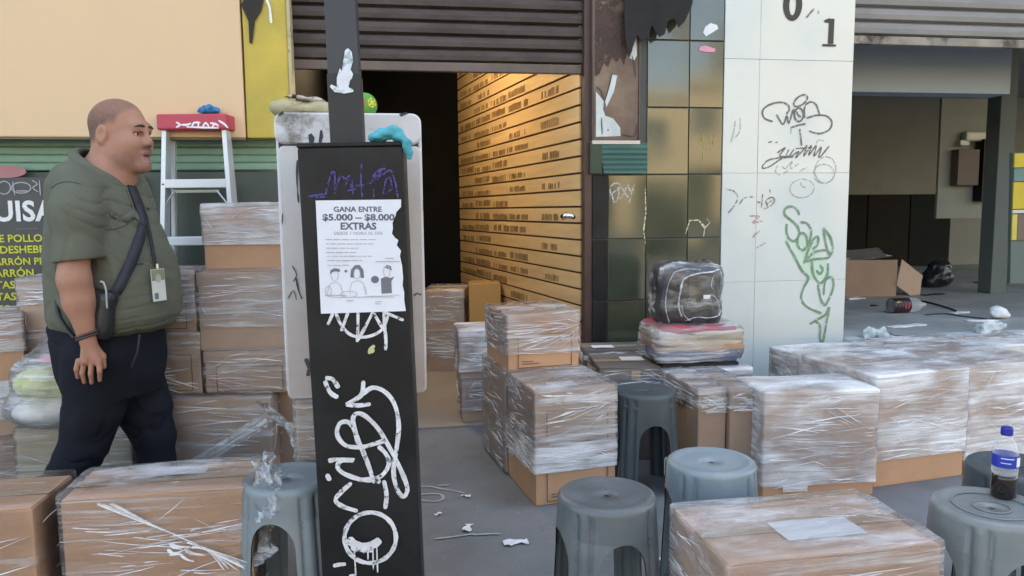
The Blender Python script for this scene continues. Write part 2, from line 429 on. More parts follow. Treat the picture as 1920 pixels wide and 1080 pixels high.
# ---------------------------------------------------------------- the setting: ground, shells of the shops, far side of the street
def struct(name, vf, mat, smooth=False):
    o = obj(name, vf[0], vf[1], mat, smooth=smooth); o['kind'] = 'structure'; return o
LAMP = 33.0
FY = 4.20                                             # plane of the shop fronts
struct('pavement', box(-14, 16, -2.0, 4.2, -.14, 0), m_pave)
struct('road', ([(-300,-300,-.14),(300,-300,-.14),(300,300,-.14),(-300,300,-.14)], [(0,1,2,3)]), m_road)
m_plaster = M('grey_plaster', (.36, .36, .34), .85, var=.12, scale=2, bump=.2)
m_dark = M('unlit_dark_wall', (.007, .0075, .008), .8, var=.3, spec=.1)  # the dark of unlit rooms is put into this near-black colour
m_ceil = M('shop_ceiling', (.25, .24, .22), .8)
m_olive = M('drab_wall_paint', (.25, .265, .25), .8, var=.08, scale=1.5, col2=(.21, .225, .21), edge2=.4)
struct('upper_wall', box(-14, 16, 4.30, 12, 2.75, 9.0), m_plaster)
struct('side_wall', merge(box(-14, -.56, 4.34, 9.5, 0, 2.75), ), m_plaster)
struct('shop_floor', box(-.56, 1.30, 4.2, 9.4, -.1, .012), m_tan)
sw0, sw1 = Vector((1.085, 4.27)), Vector((.619, 6.913))           # slat wall, front and back end
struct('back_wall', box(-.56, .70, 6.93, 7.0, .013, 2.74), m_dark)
struct('inner_dark_lining', box(-.555, -.535, 4.36, 6.92, .013, 2.54), m_dark)  # added black lining; the unlit look of the side wall is its colour
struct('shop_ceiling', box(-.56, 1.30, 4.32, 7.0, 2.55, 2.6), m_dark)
struct('right_floor', box(1.95, 16, 4.22, 9.6, .30, .44), M('dusty_floor', (.40, .40, .38), .7, var=.2, scale=2.5, col2=(.30, .30, .285), amt2=.45, scale2=3, edge2=.25))
struct('right_back_wall', box(2.0, 16, 9.06, 9.2, .44, 2.74), m_olive)
struct('partition', box(1.75, 1.90, 4.45, 9.06, .0, 2.74), m_dark)
struct('right_ceiling', box(1.90, 16, 4.46, 9.2, 2.68, 2.74), M('dim_ceiling', (.3, .3, .28), .8))
struct('beam', box(1.90, 4.36, 4.80, 4.98, 2.03, 2.68), M('grey_beam_paint', (.34, .39, .42), .8, var=.06, scale=1.2))
# far side of the street (seen only in the glossy tiles)
def far_building(label, x0, x1, h, col, nx, nz_):
    t = thing('opposite_building', label, 'building', ((x0+x1)/2, -22, -.14), group='buildings across the street')
    w = x1-x0; m = M('far_wall_'+label.split()[0], col, .85, var=.08, scale=.6)
    obj('wall', *box(-w/2, w/2, -7, 0, 0, h), m, t)
    obj('cornice', *box(-w/2-.15, w/2+.15, -7.1, .2, h, h+.35), m, t)
    mg = M('far_glass_'+label.split()[0], (.04, .05, .06), .08)
    for i in range(nx):
        for k in range(nz_):
            cx = -w/2 + w*(i+.5)/nx; cz = 3.4 + (h-3.6)*(k+.45)/max(nz_, 1)
            fr = obj('window', *merge(box(cx-.62, cx-.55, 0, .1, cz-.8, cz+.8), box(cx+.55, cx+.62, 0, .1, cz-.8, cz+.8), box(cx-.55, cx+.55, 0, .1, cz+.72, cz+.8), box(cx-.55, cx+.55, 0, .1, cz-.8, cz-.72)), m_plaster, t)
            obj('pane', *box(cx-.55, cx+.55, .01, .03, cz-.72, cz+.72), mg, fr)
        cx = -w/2 + w*(i+.5)/nx
        obj('shop_door', *box(cx-w/nx*.36, cx+w/nx*.36, .0, .06, 0, 2.5), m_dark, t)
far_building('cream two storey building across the street with dark shop doors', -16, 1.5, 6.4, (.50, .43, .30), 5, 1)
far_building('ochre corner building across the street with four upper windows', 1.6, 15.4, 6.75, (.50, .41, .26), 4, 1)
far_building('pale cream tall building across the street at the far right end', 15.5, 40, 10.5, (.56, .45, .27), 6, 2)

# ---------------------------------------------------------------- left shop front: peach fascia, green shutter, menu board
m_peach = M('peach_paint', (.76, .53, .32), .6, var=.03, scale=2.2, stretch=(1.6, 1, .6), col2=(.735, .51, .31), amt2=.4, scale2=2.5, edge2=.5, bump=.08, bscale=14)
m_yellow = M('yellow_paint', (.66, .47, .075), .55, var=.15, scale=4, col2=(.40, .33, .06), amt2=.35, edge2=.4)
f = thing('fascia_board', 'peach painted fascia board along the top left above the green shutter', 'fascia', (-2.2, 4.15, 1.634))
obj('panel', *rbox(2.92, .10, 1.0, .006, 8, disp=lambda p, n: .004*nz(p, 1.3)), m_peach, f, smooth=False).location = (0, 0, 0)
obj('drip_edge', *box(-1.46, 1.46, -.058, .0, -.012, .0), M('rust_edge', (.16, .12, .07), .8), f)
f = thing('yellow_fascia', 'bright yellow painted panel between the peach fascia and the dark roller shutter', 'panel', (-.622, 4.155, 1.634))
obj('panel', *rbox(.222, .10, 1.0, .006, 6, disp=lambda p, n: .004*nz(p, 2.3)), m_yellow, f)
obj('edge_strip', *box(.112, .128, -.06, .05, 0, 1.0), M('chipped_cream', (.5, .42, .25), .7, col2=(.06, .05, .04), amt2=.3, scale2=9), f)
fpl = Plane((-.622, 4.10, 0), (1, 0, 0), (0, 0, 1))
vs, fs = poly(fpl, [(458, -4), (470, -8), (496, -5), (490, 20), (478, 40), (473, 82), (468, 80), (466, 40), (458, 22), (452, 10)], .004, thick=.003)
obj('torn_tarp_scrap', vs, fs, M('charred_tarp', (.03, .025, .02), .8, var=.4), f, world=True)
vs, fs = strokes(fpl, [[(500, 0), (506, 15), (508, 35), (509, 44)]], .012, .006)
obj('pale_shred', vs, fs, m_paper, f, world=True)

def shutter(name, label, x0, x1, z0, z1, y, pitch, mat, depth=.012, nbar=None):
    """rolling steel shutter: every interlocking slat is its own part"""
    t = thing(name, label, 'roller shutter', ((x0+x1)/2, y, z0))
    w = x1-x0; prof = [(-.0, 0), (-depth, pitch*.12), (-depth*1.15, pitch*.45), (-depth, pitch*.8), (-.001, pitch*.93), (.004, pitch)]
    n = int((z1-z0)/pitch); me = None
    for k in range(n):
        z = k*pitch
        if me is None:
            vs = []; fs = []
            for (yy, zz) in prof: vs += [(-w/2, yy, zz), (w/2, yy, zz)]
            for (yy, zz) in reversed(prof): vs += [(-w/2, yy+.006, zz), (w/2, yy+.006, zz)]
            m_ = len(prof)*2
            for i in range(m_): fs.append((2*i, 2*i+1, (2*i+3) % (2*m_), (2*i+2) % (2*m_)))
            o = obj('slat', vs, fs, mat, t, smooth=False); me = o.data
        else:
            o = bpy.data.objects.new('slat', me); C.objects.link(o); o.parent = t
        o.location.z = z; o.rotation_euler.y = random.Random(k+n).uniform(-.0012, .0012)
    if nbar:
        obj('bottom_bar', *rbox(w, .035, .05, .005, 1), nbar, t).location = (0, -.006, -.055)
    return t
m_gsh = M('green_shutter_paint', (.22, .37, .28), .5, var=.12, scale=3, col2=(.17, .31, .23), edge2=.3)
m_gdark = M('dark_green_panel', (.065, .085, .072), .5, var=.12, scale=2)
shutter('green_shutter', 'pale green corrugated shutter strip under the peach fascia', -3.4, -.60, 1.475, 1.64, 4.24, .041, m_gsh, .006)
gp = thing('green_wall_panel', 'dark green panelled shop front behind the ladder and the left box stacks', 'shop front', (-2.0, 4.26, 0))
for i in range(5):
    o = obj('panel', *rbox(.555, .05, 1.468, .005, 2, disp=lambda p, n: .003*nz(p, 3)), m_gdark, gp); o.location = (-1.12+.56*i, 0, 0)
# menu board
mb = thing('menu_board', 'dark grey menu board with white heading and yellow dish names on the left shop front', 'menu board', (-1.86, 4.20, .55))
obj('board', *rbox(1.16, .02, .89, .004, 2), M('menu_grey', (.075, .075, .072), .55, var=.2, scale=6), mb)
obj('yellow_border', *box(-.579, .579, -.0128, -.0105, .008, .026), M('sign_yellow', (.62, .58, .02), .6), mb)
mpl = Plane((-1.86, 4.188, 0), (1, 0, 0), (0, 0, 1))
m_syel = M('menu_yellow', (.62, .60, .04), .6, var=.2, scale=40); m_swht = M('menu_white', (.8, .8, .78), .6, var=.1, scale=30)
def menu_line(s, pxl, pxr, ytop, ybot, mat, align='R', bold=.02, nm='lettering'):
    a, b, c = mpl.hit(pxl, ybot), mpl.hit(pxr, ybot), mpl.hit(pxl, ytop)
    vs, fs = text_on(mpl, s, b[0] if align == 'R' else a[0], a[1], c[1]-a[1], None, align, .0015, bold)
    obj(nm, vs, fs, mat, mb, world=True)
hh = mpl.hit(0, 414)
vs, fs = text_on(mpl, 'GUISADOS', mpl.hit(-50, 414)[0], hh[1], mpl.hit(0, 376)[1]-hh[1], mpl.hit(212, 414)[0]-mpl.hit(-50, 414)[0], 'L', .0015, .03, 1.05)
obj('heading_lettering', vs, fs, m_swht, mb, world=True)
menu_line('DE POLLO', 0, 80, 440, 454, m_syel)
menu_line('DESHEBRADA', 1, 150, 461, 475, m_syel, 'L')
menu_line('CHICHARRÓN PRENSADO', 0, 162, 484, 497, m_syel)
menu_line('CHICHARRÓN', 0, 64, 505, 519, m_syel)
menu_line('CARNITAS', 0, 29, 527, 541, m_syel)
menu_line('CARNITAS', 0, 31, 549, 563, m_syel)
menu_line('CHORIZO', 0, 23, 572, 585, m_syel)
menu_line('. . . . . . . . .', 0, 70, 424, 430, m_inkgrey)
vs, fs = strokes(mpl, [ell(40, 352, 18, 10), ell(8, 352, 12, 12), [(60, 338), (70, 345), (62, 352), (72, 360)], [(24, 340), (28, 366)], [(74, 338), (76, 366)], [(30, 358), (52, 358)]], .006, .0015)
obj('cooking_pot_drawings', vs, fs, m_inkgrey, mb, world=True)
vs, fs = poly(mpl, ell(10, 322, 40, 12), .0018); obj('pink_smudge', vs, fs, M('pink_print', (.45, .2, .2), .7), mb, world=True)

# ---------------------------------------------------------------- left shop: half-raised brown shutter, slat wall
m_brsh = M('brown_shutter_paint', (.050, .034, .028), .6, var=.25, scale=2, stretch=(1, 1, 3), col2=(.10, .078, .068), amt2=.3, edge2=.3)
shutter('brown_shutter', 'brown steel roller shutter pulled half up over the open shop doorway', -.52, 1.09, 2.07, 2.75, 4.27, .072, m_brsh, .022, M('shutter_bottom_bar', (.13, .095, .08), .5, var=.3))
jb = thing('door_frame', 'dark red brown steel door frame beside the slat wall, right of the raised shutter', 'door frame', (1.115, 4.235, 0))
obj('jamb', *rbox(.045, .06, 2.7, .004, 1), M('red_brown_steel', (.07, .035, .028), .45, var=.3), jb)
sl_t = thing('slat_wall', 'honey coloured slatted display wall inside the open left shop', 'wall panel', (sw0.x, sw0.y, 0), math.atan2(sw1.y-sw0.y, sw1.x-sw0.x))
slen = (sw1-sw0).length
m_slat = M('honey_mdf', (.68, .46, .23), .5, var=.1, scale=2, stretch=(.6, 1, 6), col2=(.50, .335, .17), amt2=.3, edge2=.3)
m_groove = M('slat_groove', (.12, .07, .04), .8)
# thing's x runs inwards along the wall, its y points away from the shop
nsl = 27; ph = .097
obj('backing', *box(0, slen, -.03, -.012, 0, nsl*ph), m_groove, sl_t)
rs = random.Random(4); res = ([], [])
base = rbox(slen, .014, ph-.012, .002, 1); sme = None
for k in range(nsl):
    if sme is None: o = obj('slat', *base, m_slat, sl_t); sme = o.data
    else: o = bpy.data.objects.new('slat', sme); C.objects.link(o); o.parent = sl_t
    o.location = (slen/2, -.001+rs.uniform(-.0008, .0008), k*ph+.007); o.rotation_euler = (rs.uniform(-.012, .012), 0, 0)
    for (x, x1, on) in ((.32, .60, k % 2 == 0), (.88, 1.25, k % 3 != 1), (1.3, 1.65, k % 4 != 2), (1.72, 2.15, True), (2.2, 2.58, k % 3 != 0)):
        x += rs.uniform(-.03, .05)
        hgt = rs.uniform(.42, .6)*(ph-.014); zo = rs.uniform(.010, .022)
        while on and x < x1:
            w = rs.uniform(.010, .020)
            if rs.random() < .82: res = merge(res, box(x, x+w, .0072, .0092, k*ph+zo, k*ph+zo+hgt*rs.uniform(.85, 1.1)))
            x += w+rs.uniform(.008, .016)
o = obj('hook_marks', res[0], res[1], M('dark_adhesive', (.30, .185, .085), .4, var=.5, scale=30), sl_t); o['kind'] = 'stuff'
pm = at(1066, 408, 4.25)
hk = thing('door_handle', 'small chrome lock handle on the front edge of the slat wall', 'handle', pm)
obj('knob', *tube([(-.04, -.005, 0), (-.02, -.02, .012), (.005, -.025, .01), (.03, -.015, .0)], [.016, .02, .018, .012], 10), M('chrome', (.75, .72, .68), .15, 1.0), hk, smooth=True)

# ---------------------------------------------------------------- dark green glossy tile pillar
m_tile = M('bottle_green_tile', (.040, .055, .040), .09, var=.4, scale=3, spec=1.0, coat=.3, rvar=.08, col2=(.075, .078, .045), amt2=.4, scale2=2.2, edge2=.35, bump=.03, bscale=5)
m_grout = M('tile_joint', (.11, .115, .10), .8)
dp = thing('tiled_pillar', 'pillar faced with big mirror glossy dark green tiles beside the open doorway', 'pillar', (1.535, 4.2, 0))
obj('core', *box(-.40, .40, .012, .24, 0, 2.75), m_grout, dp)
xs = [1.137, 1.2315, 1.462, 1.7158, 1.924]; zs = [.0, .35, .7106, 1.0726, 1.4438, 1.8265, 2.205, 2.6]
rt = random.Random(11)
for i in range(4):
    for k in range(7):
        if i < 2 and k >= 4: continue
        a, b_, c, d = xs[i]-1.535, xs[i+1]-1.535, zs[k], zs[k+1]
        o = obj('tile', *rbox(b_-a-.007, .014, d-c-.007, .002, 1, center=True), m_tile if i else m_black, dp)
        o.location = ((a+b_)/2, .006, (c+d)/2); o.rotation_euler = (rt.uniform(-.016, .016), 0, rt.uniform(-.022, .022))
tp = Plane((1.535, 4.2, 0), (1, 0, 0), (0, 0, 1))
def z5(p): return [(1080+x/3.0, 300+y/3.0) for x, y in p]
def z4(p): return [(1080+x/3.175, y/3.175) for x, y in p]
m_chalk = worn(M('chalk_scrawl', (.62, .64, .62), .8, var=.2, scale=40), .6, 90)
vs, fs = strokes(tp, [z5(l) for l in ([(195,215),(192,160),(205,138),(238,132),(247,160),(205,188),(215,245)], [(235,150),(240,200),(222,238)], [(252,145),(270,180),(292,212)], [(288,140),(268,185),(246,218)], [(290,135),(298,165),(308,182)], [(328,130),(312,185),(294,248)])], .009, .0035, seed=3)
obj('chalk_scrawl', vs, fs, m_chalk, dp, world=True)
vs, fs = strokes(tp, [z5(l) for l in ([(614,418),(638,340),(690,338),(722,386),(750,352),(734,330)], [(690,338),(730,380)], [(722,386),(716,432)], [(388,150),(392,300),(378,400),(390,470)])], .008, .0038, smooth=1, seed=5)
obj('cream_scrawl', vs, fs, worn(M('cream_marker', (.7, .66, .45), .8), .5, 80), dp, world=True)
vs, fs = strokes(tp, [z4(l) for l in ([(735,860),(752,805),(766,890),(788,812),(802,900),(826,800)], [(760,870),(752,950)])], .010, .0036, smooth=1, seed=6)
obj('yellow_scrawl', vs, fs, worn(M('yellow_marker', (.40, .38, .10), .8), .6, 80), dp, world=True)
vs, fs = poly(tp, z4([(755,195),(768,160),(800,138),(838,150),(845,172),(810,195),(772,217)]), .0042, thick=.001); obj('torn_sticker', vs, fs, m_paper, dp, world=True)
vs, fs = poly(tp, z4([(735,280),(770,272),(830,292),(822,312),(770,310),(728,300)]), .0042, thick=.001); obj('pink_sticker', vs, fs, M('pink_sticker', (.75, .3, .42), .6), dp, world=True)
# poster case with torn poster on the upper left of the pillar, teal metal below it
pc = thing('poster_display', 'brown poster panel with torn white paper above the teal metal sheet on the pillar', 'poster panel', (1.27, 4.19, 1.635))
obj('backboard', *rbox(.265, .03, .80, .004, 4, disp=lambda p, n: .003*nz(p, 6)), M('brown_poster', (.25, .17, .115), .5, var=.2, scale=3, col2=(.09, .045, .035), amt2=.45, scale2=2.2, edge2=.25), pc)
m_rail2 = M('dark_rail', (.10, .07, .065), .5, var=.3)
m_rail = M('aluminium_rail', (.45, .44, .44), .4, .6)
for bb__ in ((-.14, -.1335, -.02, .02, 0, .8), (.1335, .142, -.02, .02, 0, .8), (-.14, .142, -.022, .02, -.02, 0)): obj('frame_rail', *box(*bb__), m_rail if bb__[5] == 0 else m_rail2, pc)
m_torn = M('torn_poster_paper', (.6, .64, .62), .7, var=.15, scale=14)
pp = Plane((1.27, 4.174, 0), (1, 0, 0), (0, 0, 1))
for vf in (poly(pp, z4([(118,545),(130,560),(165,600),(160,650),(175,690),(220,705),(262,760),(265,810),(118,815)]), .002, thick=.001), poly(pp, z4([(215,445),(245,450),(225,545),(180,640),(172,600)]), .003, thick=.001), poly(pp, z4([(345,205),(358,215),(362,330),(345,360),(318,345),(335,300)]), .003, thick=.001)):
    obj('torn_paper', vf[0], vf[1], m_torn, pc, world=True)
for l in ([(120,515),(150,545),(170,600),(215,440)], [(150,700),(155,800)], [(270,800),(350,810),(358,740)], [(355,460),(345,380),(330,330)]): obj('tear_line', *strokes(pp, [z4(l)], .006, .0045, smooth=3), m_inkblack, pc, world=True)
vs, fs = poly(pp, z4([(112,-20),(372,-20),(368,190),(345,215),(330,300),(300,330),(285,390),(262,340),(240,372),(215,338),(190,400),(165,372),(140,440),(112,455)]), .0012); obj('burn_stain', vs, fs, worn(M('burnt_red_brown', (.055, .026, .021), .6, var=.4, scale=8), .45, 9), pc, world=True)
vs, fs = poly(pp, z4([(185,770),(192,768),(193,780),(186,780)]), .0045); obj('speck', vs, fs, m_inkblack, pc, world=True)
ts = thing('teal_sheet', 'teal corrugated metal sheet below the poster panel on the dark pillar', 'metal sheet', (1.2875, 4.18, 1.449))
vs, fs = [], []
for k in range(13):
    z = k*.0145; y = -.010+.0035*(k % 2)+.003*noise.noise(Vector((0, 0, k*.7)))
    sh = .02*(1-k/12)
    vs += [(-.12+sh*1.6, y, z), (.168, y, z)]
fs = [(2*k, 2*k+1, 2*k+3, 2*k+2) for k in range(12)]; nv = len(vs); vs2 = [(x, y+.02, z) for x, y, z in vs]
obj('sheet', vs+vs2, fs+[tuple(i+nv for i in reversed(q)) for q in fs], M('teal_metal', (.035, .125, .098), .45, var=.4, scale=5, stretch=(1, 1, 5), col2=(.03, .1, .08)), ts)
obj('dark_side', *box(-.168, -.101, -.01, .02, 0, .174), M('dark_green_side', (.025, .045, .025), .5, var=.4), ts)
# scorched black awning shreds hanging from above
aw = thing('torn_awning', 'scorched black shreds of awning hanging over the top of the dark tiles', 'awning', (1.6, 4.15, 2.2))
ap = Plane((1.6, 4.13, 0), (1, 0, 0), (0, 0, 1))
mA = M('scorched_fabric', (.018, .016, .015), .85, var=.5, scale=12)
for L_ in ([(1168,-60),(1300,-60),(1298,8),(1284,40),(1272,52),(1264,34),(1252,40),(1246,64),(1236,70),(1222,48),(1214,72),(1204,78),(1194,66),(1184,96),(1178,106),(1172,70)],):
    vs, fs = poly(ap, L_, .004, thick=.004); obj('shred', vs, fs, mA, aw, world=True)

# ---------------------------------------------------------------- white tile pillar with numbers and graffiti
m_wtile = M('white_glazed_tile', (.66, .70, .665), .12, var=.05, scale=2, spec=.5, coat=.12, bump=.015, bscale=4)
wp = thing('white_pillar', 'white tiled pillar with black house number and green and grey graffiti', 'pillar', (2.335, 4.2, 0))
obj('core', *box(-.405, .40, .006, .24, 0, 2.75), M('pale_joint', (.62, .63, .60), .8), wp)
for i, (a, b_) in enumerate(((1.928, 2.148), (2.148, 2.745))):
    for k, (c, d) in enumerate(((0, .802), (.802, 1.45), (1.45, 2.109), (2.109, 2.72))):
        o = obj('tile', *rbox(b_-a-.0022, .014, d-c-.0022, .001, 1, center=True), m_wtile, wp)
        o.location = ((a+b_)/2-2.335, .006, (c+d)/2); o.rotation_euler = (rt.uniform(-.003, .003), 0, rt.uniform(-.003, .003))
obj('side_face', *box(.401, .407, .02, .24, 0, 2.72), m_wtile, wp)
wpl = Plane((2.335, 4.2, 0), (1, 0, 0), (0, 0, 1))
def a1(p): return [(1340+x/3.177, y/3.177) for x, y in p]
def a2(p): return [(1340+x/3.0, 320+y/3.0) for x, y in p]
ring_o, ring_i = a1(ell(463, 28, 57, 98, 3, 28)), a1(ell(463, 30, 20, 62, 3, 28))
vs = [wpl.pt(*wpl.hit(*p), .004) for p in ring_o+ring_i]; n = len(ring_o)
fs = [(i, i+1, n+i+1, n+i) for i in range(n-1)]
m_num = M('black_number', (.035, .033, .03), .5)
obj('house_number_zero', vs, fs, m_num, wp, world=True)
vs, fs = merge(poly(wpl, a1([(680,112),(712,112),(705,262),(672,262)]), .004), poly(wpl, a1([(640,262),(722,266),(720,278),(638,277)]), .0042), poly(wpl, a1([(650,122),(682,108),(682,138),(652,134)]), .0044))
obj('house_number_one', vs, fs, m_num, wp, world=True)
m_gk = worn(M('grey_marker', (.15, .15, .145), .6, var=.2, scale=20), .4, 60); m_gl = worn(M('faint_grey_marker', (.42, .44, .42), .6, var=.2, scale=20), .6, 60)
vs, fs = strokes(wpl, [a1(l) for l in ([(345,725),(300,708),(283,680),(290,650),(330,622),(390,610),(435,625),(442,655),(425,680)], [(368,682),(405,742),(428,690),(440,735),(468,650),(474,700),(490,722)], ell(500,684,26,40), [(488,665),(495,685),(512,698)], ell(510,600,48,25,-38), [(535,705),(532,650),(548,618),(575,608),(605,628),(624,692)], [(545,705),(600,688),(660,690),(694,720),(690,760),(655,788),(610,796),(560,780)], [(452,760),(500,746),(540,738)], [(505,768),(510,815),(516,868)], [(545,105),(575,70),(590,52)], [(612,62),(616,82)])], .011, .0035, seed=9)
obj('grey_graffiti', vs, fs, m_gk, wp, world=True)
vs, fs = strokes(wpl, [a1(l) for l in ([(370,912),(420,880),(385,930),(440,932),(330,950),(288,982),(286,1003),(330,990),(400,945),(470,935)], [(440,890),(420,940)], [(470,890),(442,938),(500,902),(478,942),(522,898),(548,866),(528,932),(574,866),(558,926),(604,866),(588,932),(634,876),(618,942),(682,868)], [(480,885),(580,880)], [(318,850),(340,842)], [(360,850),(375,846)])], .009, .0032, seed=10)
obj('grey_scrawl', vs, fs, m_gk, wp, world=True)
vs, fs = strokes(wpl, [a1(ell(658,1012,62,78,10)), a2(ell(490,100,68,52,-8)), a2(ell(612,18,58,54)), a2([(480,65),(490,88),(510,95)]), a1([(600,860),(618,835),(650,840)]), a1([(375,985),(360,1020),(385,1042),(440,1015)]), a1([(400,990),(420,1005),(460,960),(450,1005),(500,975)]), a1([(505,1020),(548,995)]), a1([(455,760),(450,800)]), a1([(95,850),(115,770),(120,720)]), a1([(150,700),(148,780),(120,820)])], .008, .0028, seed=12)
obj('faint_scrawl', vs, fs, m_gl, wp, world=True)
vs, fs = strokes(wpl, [a2(l) for l in ([(60,105),(105,115),(128,150),(110,195),(75,238)], [(138,190),(165,155),(218,148)], [(235,175),(258,180)], [(268,130),(262,210)], [(308,105),(312,130)], [(300,205),(286,170),(318,150),(336,168),(312,200),(275,215)], [(290,190),(325,165)])], .009, .0032, seed=13)
obj('brown_scrawl', vs, fs, worn(M('brown_marker', (.25, .17, .15), .6), .6, 70), wp, world=True)
vs, fs = strokes(wpl, [a2(l) for l in ([(195,255),(250,258),(212,292),(268,284)], [(230,255),(228,290)], [(212,375),(252,338)], [(225,345),(215,380)], [(233,436),(288,404)])], .010, .003, seed=14)
obj('pink_scrawl', vs, fs, worn(M('pink_marker', (.55, .33, .33), .6), .6, 70), wp, world=True)
gl = [a2(l) for l in ([(475,250),(458,216),(425,202),(394,216),(394,250),(440,288),(468,322),(472,362),(448,396),(416,382),(403,345),(404,298)], [(480,290),(515,296),(540,335),(532,395),(500,445),(472,432),(464,385),(488,350),(514,372),(522,430)], [(398,395),(440,470),(488,560),(526,602),(500,655),(484,718),(520,768),(600,802)], [(500,522),(528,440),(558,380),(580,374),(576,418),(548,442)], [(610,322),(650,378),(662,448),(642,470),(622,402),(610,326)], [(508,508),(560,458),(630,450),(640,488),(560,498),(512,512)], [(545,510),(552,580),(590,632),(630,590),(636,520)], [(590,530),(606,555),(590,580),(570,560)], [(580,640),(592,712),(615,756),(642,718),(666,650),(656,600),(620,620),(610,700)], [(530,866),(570,840),(622,808),(642,768),(626,860),(604,970),(590,940),(590,872),(560,846)])]
vs, fs = strokes(wpl, gl, .016, .0036, seed=15)
obj('green_graffiti', vs, fs, worn(M('green_spray', (.19, .32, .19), .7, var=.3, scale=30), .4, 40), wp, world=True)
vs, fs = poly(wpl, a2([(440,400),(520,350),(600,480),(650,560),(650,640),(615,740),(560,760),(490,720),(520,610),(480,560)]), .0012)
obj('green_overspray', vs, fs, M('green_mist', (.56, .70, .58), .3, var=.08, scale=8), wp, world=True)

# the shop's ceiling lamp, up under the ceiling behind the shutter, which lights the slat wall
cl = thing('ceiling_lamp', 'warm tube lamp under the ceiling of the open left shop, hidden by the shutter', 'lamp', (-.12, 5.35, 2.47))
obj('lamp_body', *rbox(.12, 1.0, .05, .006, 1), m_ceil, cl).location = (0, 0, .02)
m_em = bpy.data.materials.new('lit_tube'); m_em.use_nodes = True
b = m_em.node_tree.nodes['Principled BSDF']; b.inputs['Emission Color'].default_value = (1, .82, .60, 1); b.inputs['Emission Strength'].default_value = LAMP
obj('tube_light', *tube([(0, -.46, 0), (0, .46, 0)], .02, 10), m_em, cl, smooth=True)

# ---------------------------------------------------------------- cartons wrapped in stretch film
def sheet(name, P, mat, parent=None, amp=.01, seed=0, n=14, world=False, thick=None):
    """loose crumpled sheet spanning four corners"""
    a, b, c, d = [Vector(p) for p in P]; vs = []
    nn = (b-a).cross(d-a).normalized()
    for i in range(n+1):
        for j in range(n+1):
            u, v = i/n, j/n; p = (a*(1-u)+b*u)*(1-v)+(d*(1-u)+c*u)*v
            vs.append(p + nn*amp*(noise.noise(Vector((u*4, v*9, seed)))*1.3+.6*noise.noise(Vector((u*13, v*5, seed+3)))) + (b-a).normalized()*amp*.6*noise.noise(Vector((v*8, seed, u*3))))
    fs = [(i*(n+1)+j, (i+1)*(n+1)+j, (i+1)*(n+1)+j+1, i*(n+1)+j+1) for i in range(n) for j in range(n)]
    return obj(name, vs, fs, mat, parent, smooth=True, world=world)

FILMS = {'thin': m_film_thin, 'mid': m_film, 'dense': m_film_dense, 'clear': m_film_clear}
def film_shell(w, d, h, seed, lo, mat, parent, top=True, amp=.0038, off=.0095, z0=0.0):
    def disp(p, n):
        q = Vector((p.x*4.5+p.z*6, p.y*4.5, p.z*27+3*noise.noise(p*5+Vector((seed, 0, 0)))))
        a = amp*(noise.noise(q+Vector((seed*3.7, 0, 0))) + .5*noise.noise(Vector((p.x*6+p.z*5, p.y*6, p.z*16-p.x*6))+Vector((0, seed*2.1, 0))))
        if n.z > .5: a = amp*1.3*noise.noise(Vector((p.x*4, p.y*15, seed*1.9)))+amp*.8
        return max(a, -.001)
    vs, fs = rbox(w+2*off, d+2*off, h+off+.004, .012, 18, disp, skip=((2, -1),))
    lim = lo*h
    def edge(x, y): return lim + .05*h*noise.noise(Vector((x*5, y*5, seed)))*(lo > 0)
    keep = [f for f in fs if min(vs[i].z for i in f) >= edge(vs[f[0]].x, vs[f[0]].y)-1e-4 and (top or max(vs[i].z for i in f) < h-.004)]
    used = sorted({i for f in keep for i in f}); mp = {j: i for i, j in enumerate(used)}
    o = obj('stretch_film', [vs[i]+Vector((0, 0, z0)) for i in used], [tuple(mp[i] for i in f) for f in keep], mat, parent, smooth=True)
    return o
m_crs = film_mat('film_crease', .50, .95, .40)
